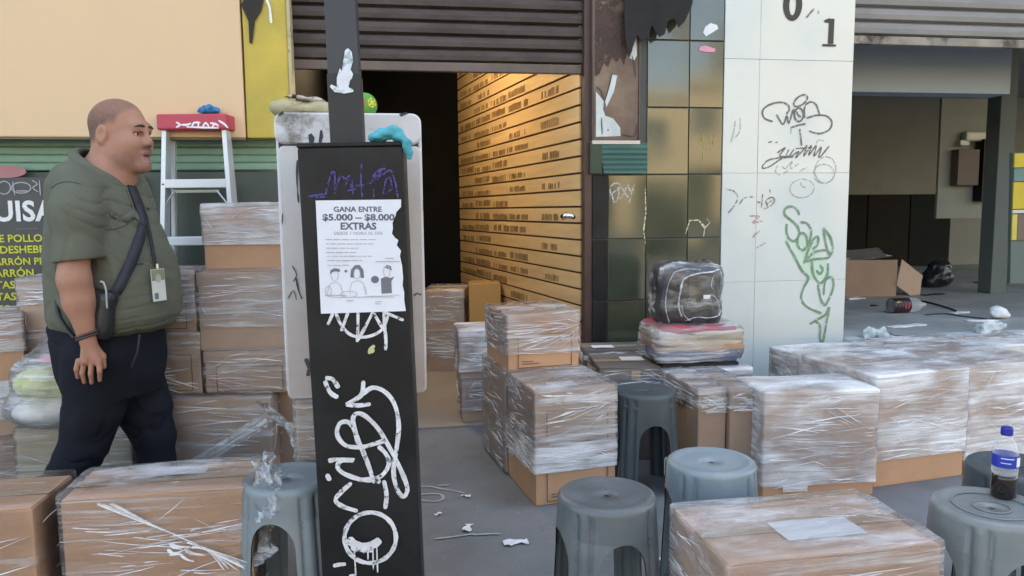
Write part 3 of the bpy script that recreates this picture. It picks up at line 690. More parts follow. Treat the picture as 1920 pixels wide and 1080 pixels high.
def creases(t, w, d, h, seed, lo, n, top):
    """pulled, doubled-over ridges of the film: many thin strips lying just off it, far too small to pick apart"""
    rc = random.Random(seed*13+5); vs, fs = [], []; e = .0125
    faces = [((-w/2, -d/2-e, 0), (1, 0, 0), (0, 0, 1), w, h, 1.0), ((-w/2-e, d/2, 0), (0, -1, 0), (0, 0, 1), d, h, .6), ((w/2+e, -d/2, 0), (0, 1, 0), (0, 0, 1), d, h, .6)]
    if top: faces.append(((-w/2, -d/2, h+e+.003), (1, 0, 0), (0, 1, 0), w, d, .8))
    for fi, (o_, u_, v_, lu, lv, wt) in enumerate(faces):
        o_, u_, v_ = Vector(o_), Vector(u_), Vector(v_); nn = u_.cross(v_); z0 = lo*lv if fi < 3 else 0
        foc = [(rc.choice((0, lu)), rc.uniform(z0, lv)) for _ in range(2)]
        for k in range(int(n*wt)):
            L_ = rc.uniform(.08, .6)*lu; x = rc.uniform(0, lu-L_*.6); y = rc.uniform(z0+.01, lv-.008)
            if rc.random() < .4:
                f_ = rc.choice(foc); a = math.atan2(y-f_[1], x-f_[0]); a = (a+math.pi/2) % math.pi - math.pi/2; a *= .8
            else: a = rc.gauss(0, .09)
            wd = rc.choice((.0008, .0012, .0012, .0018, .003)); P = []; sag = rc.uniform(-.02, .02)*L_; m_ = 6
            for i in range(m_+1):
                s_ = i/m_; P.append((x+L_*s_*math.cos(a), y+L_*s_*math.sin(a)+sag*4*s_*(1-s_)+.0012*rc.uniform(-1, 1)))
            P = [p for p in P if .004 < p[0] < lu-.004 and z0+.004 < p[1] < lv-.003]
            if len(P) < 3: continue
            b0 = len(vs)
            for i, (px_, py_) in enumerate(P):
                tp_ = math.sin(math.pi*min(1, max(.08, i/(len(P)-1)))) if 0 < i < len(P)-1 else .1
                q = o_+u_*px_+v_*py_+nn*(.0004*(k % 7)); hw = wd*tp_
                vs += [q+v_*hw, q-v_*hw*.6+nn*.0015]
            fs += [(b0+2*i, b0+2*i+1, b0+2*i+3, b0+2*i+2) for i in range(len(P)-1)]
    if vs:
        o = obj('film_creases', vs, fs, m_crs, t); o['kind'] = 'stuff'
def carton(label, A, B, z0, h, d, mat=None, film='mid', lo=.0, seed=1, group='cartons stacked on the pavement', paper=None, frame=False, lid=0, flaps=True, yaw=None, w=None, bulge=.0045, front_seams=None, cat='box', name='cardboard_box', film_top=True, tails=0):
    """A, B: the two lower (or upper) front corners in plan; the carton stands on height z0"""
    A = Vector((A[0], A[1])); B = Vector((B[0], B[1]))
    a = math.atan2(B.y-A.y, B.x-A.x) if yaw is None else R(yaw)
    w = w or (B-A).length; ux = Vector((math.cos(a), math.sin(a))); uy = Vector((-ux.y, ux.x))
    c = A + ux*w/2 + uy*d/2
    mat = mat or m_card
    t = thing(name, label, cat, (c.x, c.y, z0), a, group)
    dsp = lambda p, n: bulge*(.6*noise.noise(Vector((p.x*5+seed, p.y*5, p.z*6))) + .5*max(0, 1-(2*p.x/w)**2)*max(0, 1-(2*p.z/h)**2)*abs(n.y))
    obj('carton_body', *rbox(w, d, h-.005, .004, 6, dsp), mat, t, smooth=False)
    if lid: 
        obj('lid', *rbox(w+.008, d+.008, lid, .004, 3, lambda p, n: .0015*noise.noise(p*8+Vector((seed, 0, 0)))), mat, t).location = (0, 0, h-lid+.002)
    elif flaps:
        fr = random.Random(seed)
        for s in (-1, 1):
            o = obj('flap', *rbox(w-.006, d/2-.004, .004, .0015, 3, lambda p, n: .002*noise.noise(p*7+Vector((seed*2, s, 0)))), mat, t)
            o.location = (0, s*d/4, h-.005); o.rotation_euler.x = s*fr.uniform(-.004, .012)
        vs, fs = rbox(w+.002, .05, .0012, .0005, 2); o = obj('packing_tape', vs, fs, m_tape, t); o.location = (0, 0, h+.0006)
        if seed % 5 == 1: obj('tape_end', *rbox(.045, .0012, .05, .0004, 1), m_tape, t).location = (0, -d/2-.0045, h-.066)
    if frame:
        fw, fh = w*.40, h*.30; x0, x1 = -w/2+w*.13, w/2-w*.1; zc = h*.36
        y = -d/2-.0052; tt = .004
        obj('printed_frame', *merge(box(x0, x1, y-.0006, y, zc-fh, zc-fh+tt), box(x0, x1, y-.0006, y, zc+fh-tt, zc+fh), box(x0, x0+tt, y-.0006, y, zc-fh+tt, zc+fh-tt), box(x1-tt, x1, y-.0006, y, zc-fh+tt, zc+fh-tt), box(x0+.02, x0+w*.3, y-.0006, y, zc-fh+.018, zc-fh+.022), box(x0+.02, x0+w*.22, y-.0006, y, zc-fh+.030, zc-fh+.033)), m_ink, t)
    if film:
        film_shell(w, d, h, seed, lo, FILMS[film], t, top=film_top)
    if film: creases(t, w, d, h, seed, lo, {'clear': 12, 'thin': 24, 'mid': 40, 'dense': 60}[film], film_top)
    if film and tails:
        rt_ = random.Random(seed*7)
        for k in range(tails):
            x = rt_.uniform(-w*.45, w*.3); l_ = rt_.uniform(.16, .36); y = -d/2-.011; z = h*rt_.uniform(.7, 1.0); dz = rt_.uniform(.012, .045)
            sheet('film_tail', [(x, y, z+.012), (x+l_, y-.004, z+rt_.uniform(-.02, .02)), (x+l_*rt_.uniform(.6, 1.1), y-rt_.uniform(.004, .03), z-dz*rt_.uniform(.4, 1)), (x+.01, y-.01, z-dz)], FILMS['thin'], t, .009, seed+k*3.3, 9)
    if paper:
        px, py, pw, pd = paper
        vs = []; n = 6
        for i in range(n+1):
            for j in range(n+1):
                x, y = px+pw*(i/n-.5), py+pd*(j/n-.5)
                vs.append((x, y, h+.0045+.002*noise.noise(Vector((x*14, y*14, seed)))))
        fs = [(i*(n+1)+j, (i+1)*(n+1)+j, (i+1)*(n+1)+j+1, i*(n+1)+j+1) for i in range(n) for j in range(n)]
        obj('paper_label', vs, fs, m_paper, t)
    return t
def xy(px, py, h): p = gnd(px, py, h); return (p.x, p.y)
G1 = 'cartons stacked along the left shop front'
G2 = 'cartons standing on the pavement by the doorway'
G3 = 'film wrapped cartons in front of the white pillar'
# front row, nearest the camera
A_ = carton('wide tan carton with white paper label, wrapped in creased film, left of the black post', (-.956, 2.225), (-.44, 2.225), 0, .44, .25, film='thin', lo=.0, seed=3, group=G1, paper=(.02, .055, .17, .075), yaw=1.5, w=.516)
carton('tan carton cut off by the lower left corner, grey smeared side facing the walking man', (-1.56, 2.19), (-1.012, 2.185), 0, .44, .265, film='clear', lo=.0, seed=5, group=G1)
carton('tan carton with a big white sheet on its filmed top, between grey stools', (.752, 1.565), (1.313, 1.575), 0, .42, .335, film='mid', lo=.0, seed=7, group=G2, paper=(.03, -.03, .22, .11))
# base and stacks behind the ladder and the man
L3 = carton('brown carton under the two column stack, ragged film pulled off its right end', xy(322, 748, .44), xy(498, 750, .44), 0, .44, .40, m_card_grey, 'thin', .35, 11, G1, yaw=-8)
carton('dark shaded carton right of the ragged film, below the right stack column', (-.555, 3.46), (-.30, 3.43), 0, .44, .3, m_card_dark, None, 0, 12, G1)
p, q = xy(387, 742, .44), xy(547, 740, .44)
carton('lowest lidded carton in the column beside the white fridge, printed frame on its end', p, q, .447, .19, .36, m_card_grey, 'thin', 0, 13, G1, frame=True, lid=.05, yaw=-6)
carton('second carton up in the column beside the white fridge, shiny film bunched over it', (p[0]-.012, p[1]), q, .642, .345, .36, m_card_grey, 'mid', .30, 14, G1, lid=.06, yaw=-6)
carton('topmost carton of the column, in front of the ladder foot, thickly banded with film', (p[0]+.02, p[1]+.02), (q[0], q[1]), .99, .285, .33, m_card, 'dense', .38, 15, G1, flaps=True, yaw=-6, w=.345)
p2, q2 = xy(305, 742, .44), xy(379, 742, .44)
carton('lower carton right behind the man, printed frame facing out', (q2[0]-.36, q2[1]+.03), q2, .447, .275, .34, m_card_grey, 'thin', 0, 16, G1, frame=True, lid=.06, yaw=-4)
carton('upper carton right behind the belly of the man, white film on its lid', (q2[0]-.375, q2[1]+.03), (q2[0]-.01, q2[1]), .727, .255, .34, m_card_grey, 'mid', .15, 17, G1, frame=True, lid=.06, yaw=-4)
# far left columns
c1 = at(42, 600, 3.50); L1 = lambda dx: (c1.x+dx, c1.y)
R1 = lambda dx: (c1.x+dx+.36, c1.y-.05)
carton('bottom carton of the second column from the left, mostly behind the filled bag', L1(0), R1(0), 0, .42, .33, m_card_grey, 'thin', 0, 18, G1)
carton('middle carton of the second column from the left, pale paper at its corner', L1(0), R1(0), .425, .27, .33, m_card_grey, 'mid', 0, 19, G1, lid=.06)
carton('top carton of the second column from the left, under the yellow menu words', L1(-.01), R1(-.01), .70, .245, .33, m_card_grey, 'mid', .5, 20, G1, lid=.075)
c0 = at(44, 650, 3.42); u0 = Vector((math.cos(R(23)), math.sin(R(23)))); L0 = lambda dx: ((c0.x+dx)-.38*u0.x, c0.y-.38*u0.y)
R0 = lambda dx: (c0.x+dx, c0.y)
carton('topmost carton of the stack on the left edge of the photo', L0(0), R0(0), .49, .30, .34, m_card, 'mid', .45, 21, G1)
carton('middle carton of the stack on the left edge of the photo', L0(-.01), R0(-.01), .245, .242, .34, m_card_grey, 'dense', .3, 22, G1)
carton('bottom carton of the stack on the left edge of the photo', L0(-.02), R0(-.02), 0, .242, .34, m_card_grey, 'thin', 0, 23, G1)
bx = carton('tan carton behind the legs of the walking man, carrying the filled bag', xy(28, 808, .30), xy(238, 806, .30), 0, .30, .36, M('cardboard_olive', (.36, .28, .18), .8, bump=.1), 'thin', .0, 24, G1, yaw=-6)
# stack in the middle, beside the doorway
yw = 8
P0 = (.566, 2.99); ux = Vector((math.cos(R(yw)), math.sin(R(yw)))); uy = Vector((-ux.y, ux.x))
def off(dx, dy): v = Vector(P0)+ux*dx+uy*dy; return (v.x, v.y)
carton('lower carton of the front stack by the doorway, printed frame and bright film band', off(0, 0), off(.366, 0), 0, .245, .40, m_card, 'dense', .55, 31, G2, frame=True, yaw=yw)
carton('upper carton of the front stack by the doorway, white paper on its filmed top', off(.0, 0), off(.366, 0), .248, .245, .40, m_card_grey, 'mid', 0, 32, G2, frame=True, yaw=yw, paper=(-.03, -.11, .12, .09))
carton('lower carton of the rear stack by the doorway, behind the front stack', off(-.005, .415), off(.36, .415), 0, .245, .40, m_card_grey, 'thin', 0, 33, G2, yaw=yw)
carton('middle carton of the rear stack by the doorway, half hidden', off(-.005, .415), off(.36, .415), .248, .245, .40, m_card_grey, 'thin', 0, 34, G2, yaw=yw)
carton('highest carton of the stacks by the doorway, film ridged across its printed end', off(.0, .385), off(.35, .385), .496, .265, .38, m_card, 'mid', .28, 35, G2, frame=True, yaw=yw)
s = xy(868, 797, 0)
carton('lower of the two narrow cartons on the sill of the doorway', s, (s[0]+.3, s[1]+.0), .012, .26, .3, m_card_grey, 'mid', .2, 36, G2)
carton('upper of the two narrow cartons on the sill of the doorway', (s[0]-.01, s[1]), (s[0]+.3, s[1]), .275, .27, .3, m_card_grey, 'dense', .1, 37, G2)
# inside the left shop
carton('lower shrouded carton standing deep inside the left shop', (.235, 5.72), (.53, 5.66), .012, .31, .4, m_card_grey, 'mid', .3, 38, 'cartons inside the left shop')
carton('upper shrouded carton standing deep inside the left shop', (.225, 5.72), (.52, 5.66), .325, .31, .4, m_card_grey, 'mid', .2, 39, 'cartons inside the left shop')
carton('bare honey coloured carton against the slat wall inside the left shop', (.56, 5.62), (.80, 5.60), .012, .68, .25, M('cardboard_honey', (.55, .33, .12), .8), None, 0, 40, 'cartons inside the left shop')
# right group
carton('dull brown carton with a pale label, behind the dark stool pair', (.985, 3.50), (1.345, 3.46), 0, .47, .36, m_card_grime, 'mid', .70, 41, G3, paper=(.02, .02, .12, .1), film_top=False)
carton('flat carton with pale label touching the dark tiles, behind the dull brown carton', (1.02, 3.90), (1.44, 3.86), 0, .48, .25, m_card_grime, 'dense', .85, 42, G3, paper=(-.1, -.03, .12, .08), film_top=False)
d1, d2, d3 = xy(1310, 735, .455), xy(1366, 735, .455), xy(1428, 735, .455)
carton('left of two narrow brown cartons side by side behind the light grey stool', d1, d2, 0, .455, .46, m_card_dark, 'mid', .78, 43, G3, yaw=0)
carton('right of two narrow brown cartons side by side, against the big wrapped carton', (d2[0]+.008, d2[1]), d3, 0, .455, .46, m_card_dark, 'mid', .78, 44, G3, yaw=0)
k0 = xy(1252, 700, .455)
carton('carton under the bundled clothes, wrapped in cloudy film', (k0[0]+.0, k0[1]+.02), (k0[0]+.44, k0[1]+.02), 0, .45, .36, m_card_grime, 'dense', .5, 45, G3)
carton('big carton wound in milky film, left front of the wrapped row', (1.53, 2.875), (2.03, 2.85), 0, .46, .28, m_card, 'dense', .10, 46, G3)
fa = (2.085, 2.93); fu = Vector((math.cos(R(7)), math.sin(R(7)))); fv = Vector((-fu.y, fu.x))
def fo(dx, dy): v = Vector(fa)+fu*dx+fv*dy; return (v.x, v.y)
carton('milky wrapped carton with bare tan foot, middle of the wrapped row', fo(0, 0), fo(.50, 0), 0, .495, .50, m_card, 'dense', .22, 47, G3, yaw=7)
carton('wrapped carton behind the cola bottle at the right edge', fo(.515, .0), fo(1.02, .0), 0, .50, .50, m_card, 'dense', .15, 48, G3, yaw=7)
carton('rear wrapped carton touching the foot of the white pillar', fo(-.005, .512), fo(.50, .512), 0, .49, .25, m_card_grey, 'dense', .0, 49, G3, yaw=7)
carton('rear wrapped carton before the broken white step', fo(.512, .512), fo(1.02, .512), 0, .495, .25, m_card_grey, 'dense', .0, 50, G3, yaw=7)
carton('rear wrapped carton furthest right before the broken step', fo(1.032, .40), fo(1.54, .40), 0, .49, .30, m_card_grey, 'dense', .0, 51, G3, yaw=7)
# smears on the carton side facing the man
sm = Plane((-1.008, 2.3, 0), (0, 1, 0), (0, 0, 1))
# loose film hanging off the base carton
ft = thing('loose_film', 'loose ragged stretch film trailing beside the white fridge', 'plastic film', at(520, 800, 3.2))
def wp_(px, py, z): return at(px, py, z)
sheet('film_sheet', [wp_(330, 880, 3.19), wp_(500, 770, 3.17), wp_(500, 800, 3.15), wp_(335, 905, 3.2)], m_film, ft, .02, 3, world=True)
sheet('film_sheet', [wp_(478, 752, 3.2), wp_(500, 756, 3.14), wp_(548, 800, 3.05), wp_(540, 812, 3.1)], m_film, ft, .02, 5, world=True)
sheet('film_sheet', [wp_(535, 790, 3.06), wp_(552, 795, 3.02), wp_(572, 862, 2.98), wp_(556, 868, 3.02)], m_film, ft, .015, 7, world=True)
fg = thing('film_tuft', 'crumpled film tuft at the right corner of the wide tan carton', 'plastic film', (-.43, 2.36, .40))
sheet('film_sheet', [wp_(478, 870, 2.36), wp_(515, 840, 2.38), wp_(508, 935, 2.3), wp_(482, 925, 2.28)], m_film, fg, .03, 9, world=True)
sheet('film_sheet', [wp_(476, 866, 2.30), wp_(530, 872, 2.26), wp_(522, 960, 2.12), wp_(482, 985, 2.12)], m_film_thin, fg, .03, 15, world=True)
sheet('film_sheet', [wp_(484, 905, 2.27), wp_(500, 860, 2.33), wp_(512, 1040, 2.2), wp_(484, 1060, 2.2)], m_film, fg, .025, 12, world=True)
# film creases pulled across the front of the wide tan carton
apl = Plane((-.70, 2.213, 0), (math.cos(R(1.5)), math.sin(R(1.5)), 0), (0, 0, 1))
rc = random.Random(77); cr_l = []
for k in range(16):                                               # a sheaf pulled from the upper left to the lower right corner
    o1, o2 = rc.uniform(-9, 9), rc.uniform(-8, 8)
    cr_l.append((rc.uniform(.0012, .0032), [(196+rc.uniform(-14, 16), 940+abs(o1)*.5), (300+o1, 988+o1*.5), (380+o2, 1024+o2*.6), (478+rc.uniform(-60, 0), 1060+o2)]))
for k in range(26):                                               # short sideways tension lines
    x, y = rc.uniform(122, 400), rc.uniform(985, 1085); l_ = rc.uniform(20, 90); s_ = rc.uniform(-.12, .12)-.12*(x > 260)
    cr_l.append((rc.uniform(.001, .003), [(x, y), (x+l_*.5, y+s_*l_*.5+rc.uniform(-2, 2)), (x+l_, y+s_*l_)]))
for k in range(9):                                                # knotted patch in the middle
    x, y = rc.uniform(315, 370), rc.uniform(1005, 1040); cr_l.append((rc.uniform(.003, .007), [(x, y), (x+rc.uniform(4, 22), y+rc.uniform(-4, 10)), (x+rc.uniform(10, 45), y+rc.uniform(0, 16))]))
for k, (w_, l) in enumerate(cr_l): obj('film_crease', *strokes(apl, [(w_, l)], .005, .0062+.00015*k, seed=21+k, smooth=4, jit=.7), m_crs, A_, world=True)

# ---------------------------------------------------------------- round plastic stools
def stool_mesh():
    H_, rt_, rb_ = .45, .138, .166; ha = .352; N_ = 96; zt0 = .265
    def rad(z, th):
        t = (H_-z)/H_; r = rt_ + (rb_-rt_)*t
        u = ((th+math.pi/4) % (math.pi/2)) - math.pi/4           # distance from a leg's middle
        fade = min(1, max(0, (.428-z)/.02))
        return r - fade*.008*(math.exp(-((abs(u)-.15)/.042)**2)) + .003*fade*math.exp(-(u/.07)**2)
    def P_(th, z, i=0): r = rad(z, th)-i*.004; return Vector((r*math.cos(th), r*math.sin(th), z))
    def Nn(th, z):
        e = .002; return (P_(th+e, z)-P_(th-e, z)).cross(P_(th, z+e)-P_(th, z-e)).normalized()
    prof = [(.010, .432), (.0102, .4365), (.05, .437), (.085, .4385), (.112, .4445), (.122, .4465), (.130, .445), (.1365, .440), (.1395, .432)]
    vs, fs, ns = [], [], []
    pn = [(0, 1), (-.7, .7), (0, 1), (-.05, 1), (-.25, .97), (0, 1), (.35, .93), (.75, .66), (.97, .2)]
    for (r, z), (a, c) in zip(prof, pn):
        for k in range(N_): th = 2*math.pi*k/N_; vs.append((r*math.cos(th), r*math.sin(th), z)); ns.append(Vector((a*math.cos(th), a*math.sin(th), c)).normalized())
    zsk = (.424, .415, .405, .39, .37, ha)
    for z in zsk:
        for k in range(N_): th = 2*math.pi*k/N_; vs.append(P_(th, z)); ns.append(Nn(th, z))
    rows = len(prof)+6
    for i in range(rows-1):
        for k in range(N_): fs.append((i*N_+k, (i+1)*N_+k, (i+1)*N_+(k+1) % N_, i*N_+(k+1) % N_))
    b0 = len(vs)                                                  # underside
    for z in (ha, .40, .43):
        for k in range(N_): th = 2*math.pi*k/N_; vs.append(P_(th, z, 1)); ns.append(-Nn(th, z))
    for i in range(2):
        for k in range(N_): fs.append((b0+i*N_+k, b0+(i+1)*N_+k, b0+(i+1)*N_+(k+1) % N_, b0+i*N_+(k+1) % N_))
    fs.append(tuple(b0+2*N_+k for k in range(N_-1, -1, -1)))
    seat = (vs, fs, ns); legs = []
    zz = [ha, ha-.0015, ha-.005, ha-.011, ha-.02, ha-.035, ha-.055, ha-.08, .22, .16, .1, .05, 0]
    for q in range(4):
        c = q*math.pi/2; lv, lf, ln = [], [], []; nc = 24; W_ = nc+1; nz_ = len(zz)
        def wv(z):
            a = math.radians(27)*(math.sqrt(max(0, 1-((z-zt0)/(ha-zt0))**2)) if z > zt0 else 1) + math.radians(2.5)*max(0, (zt0-z)/zt0)
            return math.pi/4 - a
        for i in (0, 1):
            for z in zz:
                for j in range(W_): th = c-wv(z)+2*wv(z)*j/nc; lv.append(P_(th, z, i)); ln.append(Nn(th, z)*(1-2*i))
        o_ = W_*nz_
        for i in range(nz_-1):
            for j in range(nc):
                lf.append((i*W_+j, (i+1)*W_+j, (i+1)*W_+j+1, i*W_+j+1)); lf.append((o_+i*W_+j, o_+i*W_+j+1, o_+(i+1)*W_+j+1, o_+(i+1)*W_+j))
        for j, sgn in ((0, -1), (nc, 1)):
            b1 = len(lv)
            for z in zz:
                for i in (0, 1):
                    th = c+sgn*wv(z); lv.append(P_(th, z, i)); ln.append(Vector((-math.sin(th)*sgn, math.cos(th)*sgn, -.3)).normalized())
            for i in range(nz_-1):
                f_ = (b1+2*i, b1+2*i+1, b1+2*i+3, b1+2*i+2); lf.append(f_ if sgn > 0 else f_[::-1])
        b1 = len(lv)
        for j in range(W_):
            for i in (0, 1): th = c-wv(0)+2*wv(0)*j/nc; lv.append(P_(th, 0, i)); ln.append(Vector((0, 0, -1)))
        for j in range(nc): lf.append((b1+2*j, b1+2*j+1, b1+2*j+3, b1+2*j+2))
        legs.append((lv, lf, ln))
    return seat, legs
st_seat, st_legs = stool_mesh()
def stool(label, x, y, rz, mat, z=0.0, sx=1.0, sz=1.0):
    t = thing('plastic_stool', label, 'stool', (x, y, z), R(rz), 'plastic stools on the pavement')
    def add(nm, vf):
        o = obj(nm, [(a*sx, b*sx, c*sz) for a, b, c in vf[0]], vf[1], mat, t, smooth=True)
        o.data.normals_split_custom_set_from_vertices([tuple(n_) for n_ in vf[2]])
        return o
    add('seat', st_seat)
    for L_ in st_legs: add('leg', L_)
    return t
SC = dict(amt2=.22, scale2=5, edge2=.25, rvar=.14)
m_st1 = M('grey_plastic', (.108, .122, .128), .36, var=.12, scale=7, spec=.5, bump=.08, bscale=90, col2=(.17, .185, .19), **SC)
m_st2 = M('light_blue_grey_plastic', (.23, .285, .31), .34, var=.10, scale=7, bump=.08, bscale=90, col2=(.31, .36, .38), **SC)
m_st3 = M('silver_grey_plastic', (.20, .22, .22), .32, var=.10, scale=7, bump=.08, bscale=90, col2=(.29, .30, .295), **SC)
m_st5 = M('faded_grey_plastic', (.20, .24, .25), .4, var=.10, scale=7, bump=.08, bscale=90, col2=(.25, .28, .285), **SC)
m_st4 = M('dark_slate_plastic', (.065, .082, .09), .42, var=.08, scale=3)
stool('mid grey round stool with a slot hole, front centre beside the tan carton', .582, 1.99, 48, m_st1)
s2 = stool('light blue grey stool with a cream sticker, just behind the front centre stool', .99, 2.20, 38, m_st2)
obj('sticker', *rbox(.026, .002, .055, .0005, 1), M('cream_sticker', (.6, .58, .42), .6), s2).matrix_local = RZ(R(-124-38))@T(0, -.1465, .375)
st3 = stool('silver grey stool carrying the cola bottle at the right edge', 1.575, 1.715, 40, m_st3, sx=1.04)
for k, rr_ in enumerate((.045, .095)):
    P = [(rr_*math.cos(a*.3), rr_*math.sin(a*.3), .4395+(.003 if k else 0)) for a in range(22)]
    obj('raised_ring', *tube(P, .0022, 6), m_st3, st3, smooth=True)
stool('dark slate stool behind the cola bottle, cut off by the right edge', 1.90, 1.98, 20, m_st4)
stool('pale blue grey stool half hidden behind the black post', -.335, 2.30, 30, m_st5)
stool('lower of the two nested dark slate stools beside the doorway stack', 1.09, 3.13, 45, m_st4, 0, 1.0, .91)
stool('upper of the two nested dark slate stools beside the doorway stack', 1.09, 3.13, 45, m_st4, .042, .985, .91)

# ---------------------------------------------------------------- cola bottle on the stool
bp = gnd(1881, 926, .447)
bt = thing('soda_bottle', 'half full cola bottle with blue cap and blue label on the silver grey stool', 'bottle', (bp.x, bp.y, .4400))
m_pet = bpy.data.materials.new('clear_plastic'); m_pet.use_nodes = True
b = m_pet.node_tree.nodes['Principled BSDF']; b.inputs['Base Color'].default_value = (.95, .97, 1, 1); b.inputs['Roughness'].default_value = .06
N, L = m_pet.node_tree.nodes, m_pet.node_tree.links; tr = N.new('ShaderNodeBsdfTransparent'); ms = N.new('ShaderNodeMixShader'); fr = N.new('ShaderNodeLayerWeight'); fr.inputs[0].default_value = .35
ma = N.new('ShaderNodeMath'); ma.operation = 'MULTIPLY_ADD'; ma.inputs[2].default_value = .08; ma.inputs[1].default_value = .45; L.new(fr.outputs[1], ma.inputs[0])
L.new(ma.outputs[0], ms.inputs[0]); L.new(tr.outputs[0], ms.inputs[1]); L.new(b.outputs[0], ms.inputs[2]); L.new(ms.outputs[0], N['Material Output'].inputs[0])
obj('bottle_body', *lathe([(.0308, .0665), (.0325, .075), (.0325, .118), (.031, .135), (.024, .155), (.0145, .17), (.013, .178)], 28), m_pet, bt, smooth=True)
obj('cola', *lathe([(.02, .004), (.028, 0), (.0315, .006), (.0325, .03), (.031, .055), (.0307, .066)], 28), M('dark_cola', (.012, .006, .004), .12, coat=.5, rvar=.02), bt, smooth=True)
obj('cap', *lathe([(.0145, .176), (.015, .178), (.015, .195), (.0135, .198)], 24), M('blue_cap', (.012, .025, .30), .4), bt)
obj('label_band', *lathe([(.0333, .090), (.0335, .092), (.0335, .122), (.0332, .124)], 32, cap=False), M('blue_label', (.02, .05, .42), .35, col2=(.7, .72, .8), amt2=.12, scale2=22, edge2=.05), bt, smooth=True)
lp = tube([(.0338*math.cos(a), .0338*math.sin(a), z) for a, z in [(R(x), .1165) for x in range(-150, -90, 6)]], .0012, 5)
for lpv in (lp, tube([(.0338*math.cos(a), .0338*math.sin(a), .104) for a in [R(x) for x in range(-150, -105, 6)]], .001, 5)): obj('label_line', *lpv, m_paper, bt)
obj('label_patch', [(.0341*math.cos(R(a)), .0341*math.sin(R(a)), z) for a in (-82, -70, -58, -46) for z in (.094, .120)], [(2*i, 2*i+2, 2*i+3, 2*i+1) for i in range(3)], m_paper, bt)

# ---------------------------------------------------------------- black lamp post with pedestal, graffiti, poster
tc_, bc_ = fac(657, 275, 2.1), fac(698, 1080, 2.1)
lean = math.atan2(bc_.x-tc_.x, tc_.z-bc_.z); gx = bc_.x + (bc_.z)*math.tan(lean)
pm4 = T(gx, 2.1, 0) @ RY(-lean) @ RZ(R(-3))
po = thing('lamp_post', 'black square lamp post with boxy pedestal covered in white and purple graffiti', 'lamp post', mat4=pm4)
zt = (tc_.z)/math.cos(lean)
obj('pedestal', *rbox(.283, .28, zt, .006, 5, lambda p, n: .0015*noise.noise(p*5)), m_black, po).location = (0, .14, 0)
obj('top_plate', *rbox(.287, .284, .012, .003, 1), m_black, po).location = (0, .14, zt)
ta, tb = fac(640, 10, 2.24), fac(653, 268, 2.24)
shl = math.atan2(tb.x-ta.x, ta.z-tb.z)
o = obj('shaft', *rbox(.086, .09, 1.9, .004, 2), M('dark_grey_metal', (.035, .038, .045), .45, var=.15, scale=4, bump=.04), po)
inv = pm4.inverted(); o.location = inv @ Vector((tb.x, 2.25, zt+.008)); o.rotation_euler = (0, lean-shl, 0)
o2 = obj('shaft_collar', *rbox(.092, .096, .205, .004, 1), M('worn_black_sleeve', (.026, .026, .027), .6, var=.2), po); o2.location = o.location; o2.rotation_euler = o.rotation_euler
def plane_of(m4, y=0): return Plane(m4 @ Vector((0, y, 0)), m4.to_3x3() @ Vector((1, 0, 0)), m4.to_3x3() @ Vector((0, 0, 1)))
ppl = plane_of(pm4, -.002)
def g6(p): return [(560+x/2.158, 580+y/2.158) for x, y in p]
def g5(p): return [(560+x/3.175, 260+y/3.175) for x, y in p]
WG = [[(140,12),(128,40),(118,62)], [(200,12),(188,45),(172,88)], [(240,12),(240,70),(237,132)], [(302,8),(270,70),(238,128)], [(300,8),(330,60),(352,95),(352,165)], [(344,12),(350,90),(354,160)], [(338,8),(380,25),(425,44)], [(150,12),(168,55),(200,95),(242,112),(295,106),(338,80),(362,25)],
 [(108,278),(138,282),(162,318)], [(106,288),(128,335),(160,356)], [(262,288),(256,342),(222,368),(192,386)], [(190,384),(240,388),(292,382)],
 [(256,345),(300,316),(352,335),(390,388),(405,470),(396,565),(384,655),(398,725),(424,756),(440,722),(412,645),(370,562),(322,482),(272,432),(236,420),(220,448),(240,522),(280,622),(306,702)],
 [(348,530),(300,545),(255,556),(192,550),(157,508),(166,462),(200,455),(226,488),(242,545)], [(322,552),(352,582),(366,622),(340,668),(292,690),(240,684),(182,662),(158,636),(174,612),(225,610),(160,606),(120,612)],
 [(240,690),(300,684),(330,700)], [(345,690),(356,750),(350,806)], [(215,700),(168,742),(150,772),(180,796),(240,815)], ell(290,922,104,102,-15,22),
 [(225,960),(228,1010),(232,1076)], [(262,955),(263,985)], [(280,955),(281,1010)], [(300,950),(303,1050)], [(316,950),(320,1062)], [(140,1036),(165,1030),(192,1028)], [(205,1078),(230,1074)]]
vs, fs = strokes(ppl, [(.0085, g6(l)) for l in WG[:8]]+[(.0125, g6(l)) for l in WG[8:19]]+[(.0045, g6(l)) for l in WG[19:24]]+[(.011, g6(l)) for l in WG[24:]], .0125, .0012, seed=31)
obj('white_graffiti', vs, fs, m_whitepaint, po, world=True)
obj('white_paint_dot', *strokes(ppl, [(.02, g6([(112,682),(130,674)]))], .02, .004, seed=32), m_whitepaint, po, world=True)
vs, fs = strokes(ppl, [(.022, g6([(200,925),(240,955),(300,950),(330,928)])), (.03, g6([(215,950),(262,962),(300,958)]))], .02, .004, seed=33)
obj('white_paint_blob', vs, fs, m_whitepaint, po, world=True)
vs, fs = strokes(ppl, [g6([(285,180),(292,160),(308,146)]), g6([(294,176),(304,160)])], .010, .0014, smooth=2); obj('yellow_paint_fleck', vs, fs, M('faded_yellow_paint', (.5, .5, .25), .7), po, world=True)
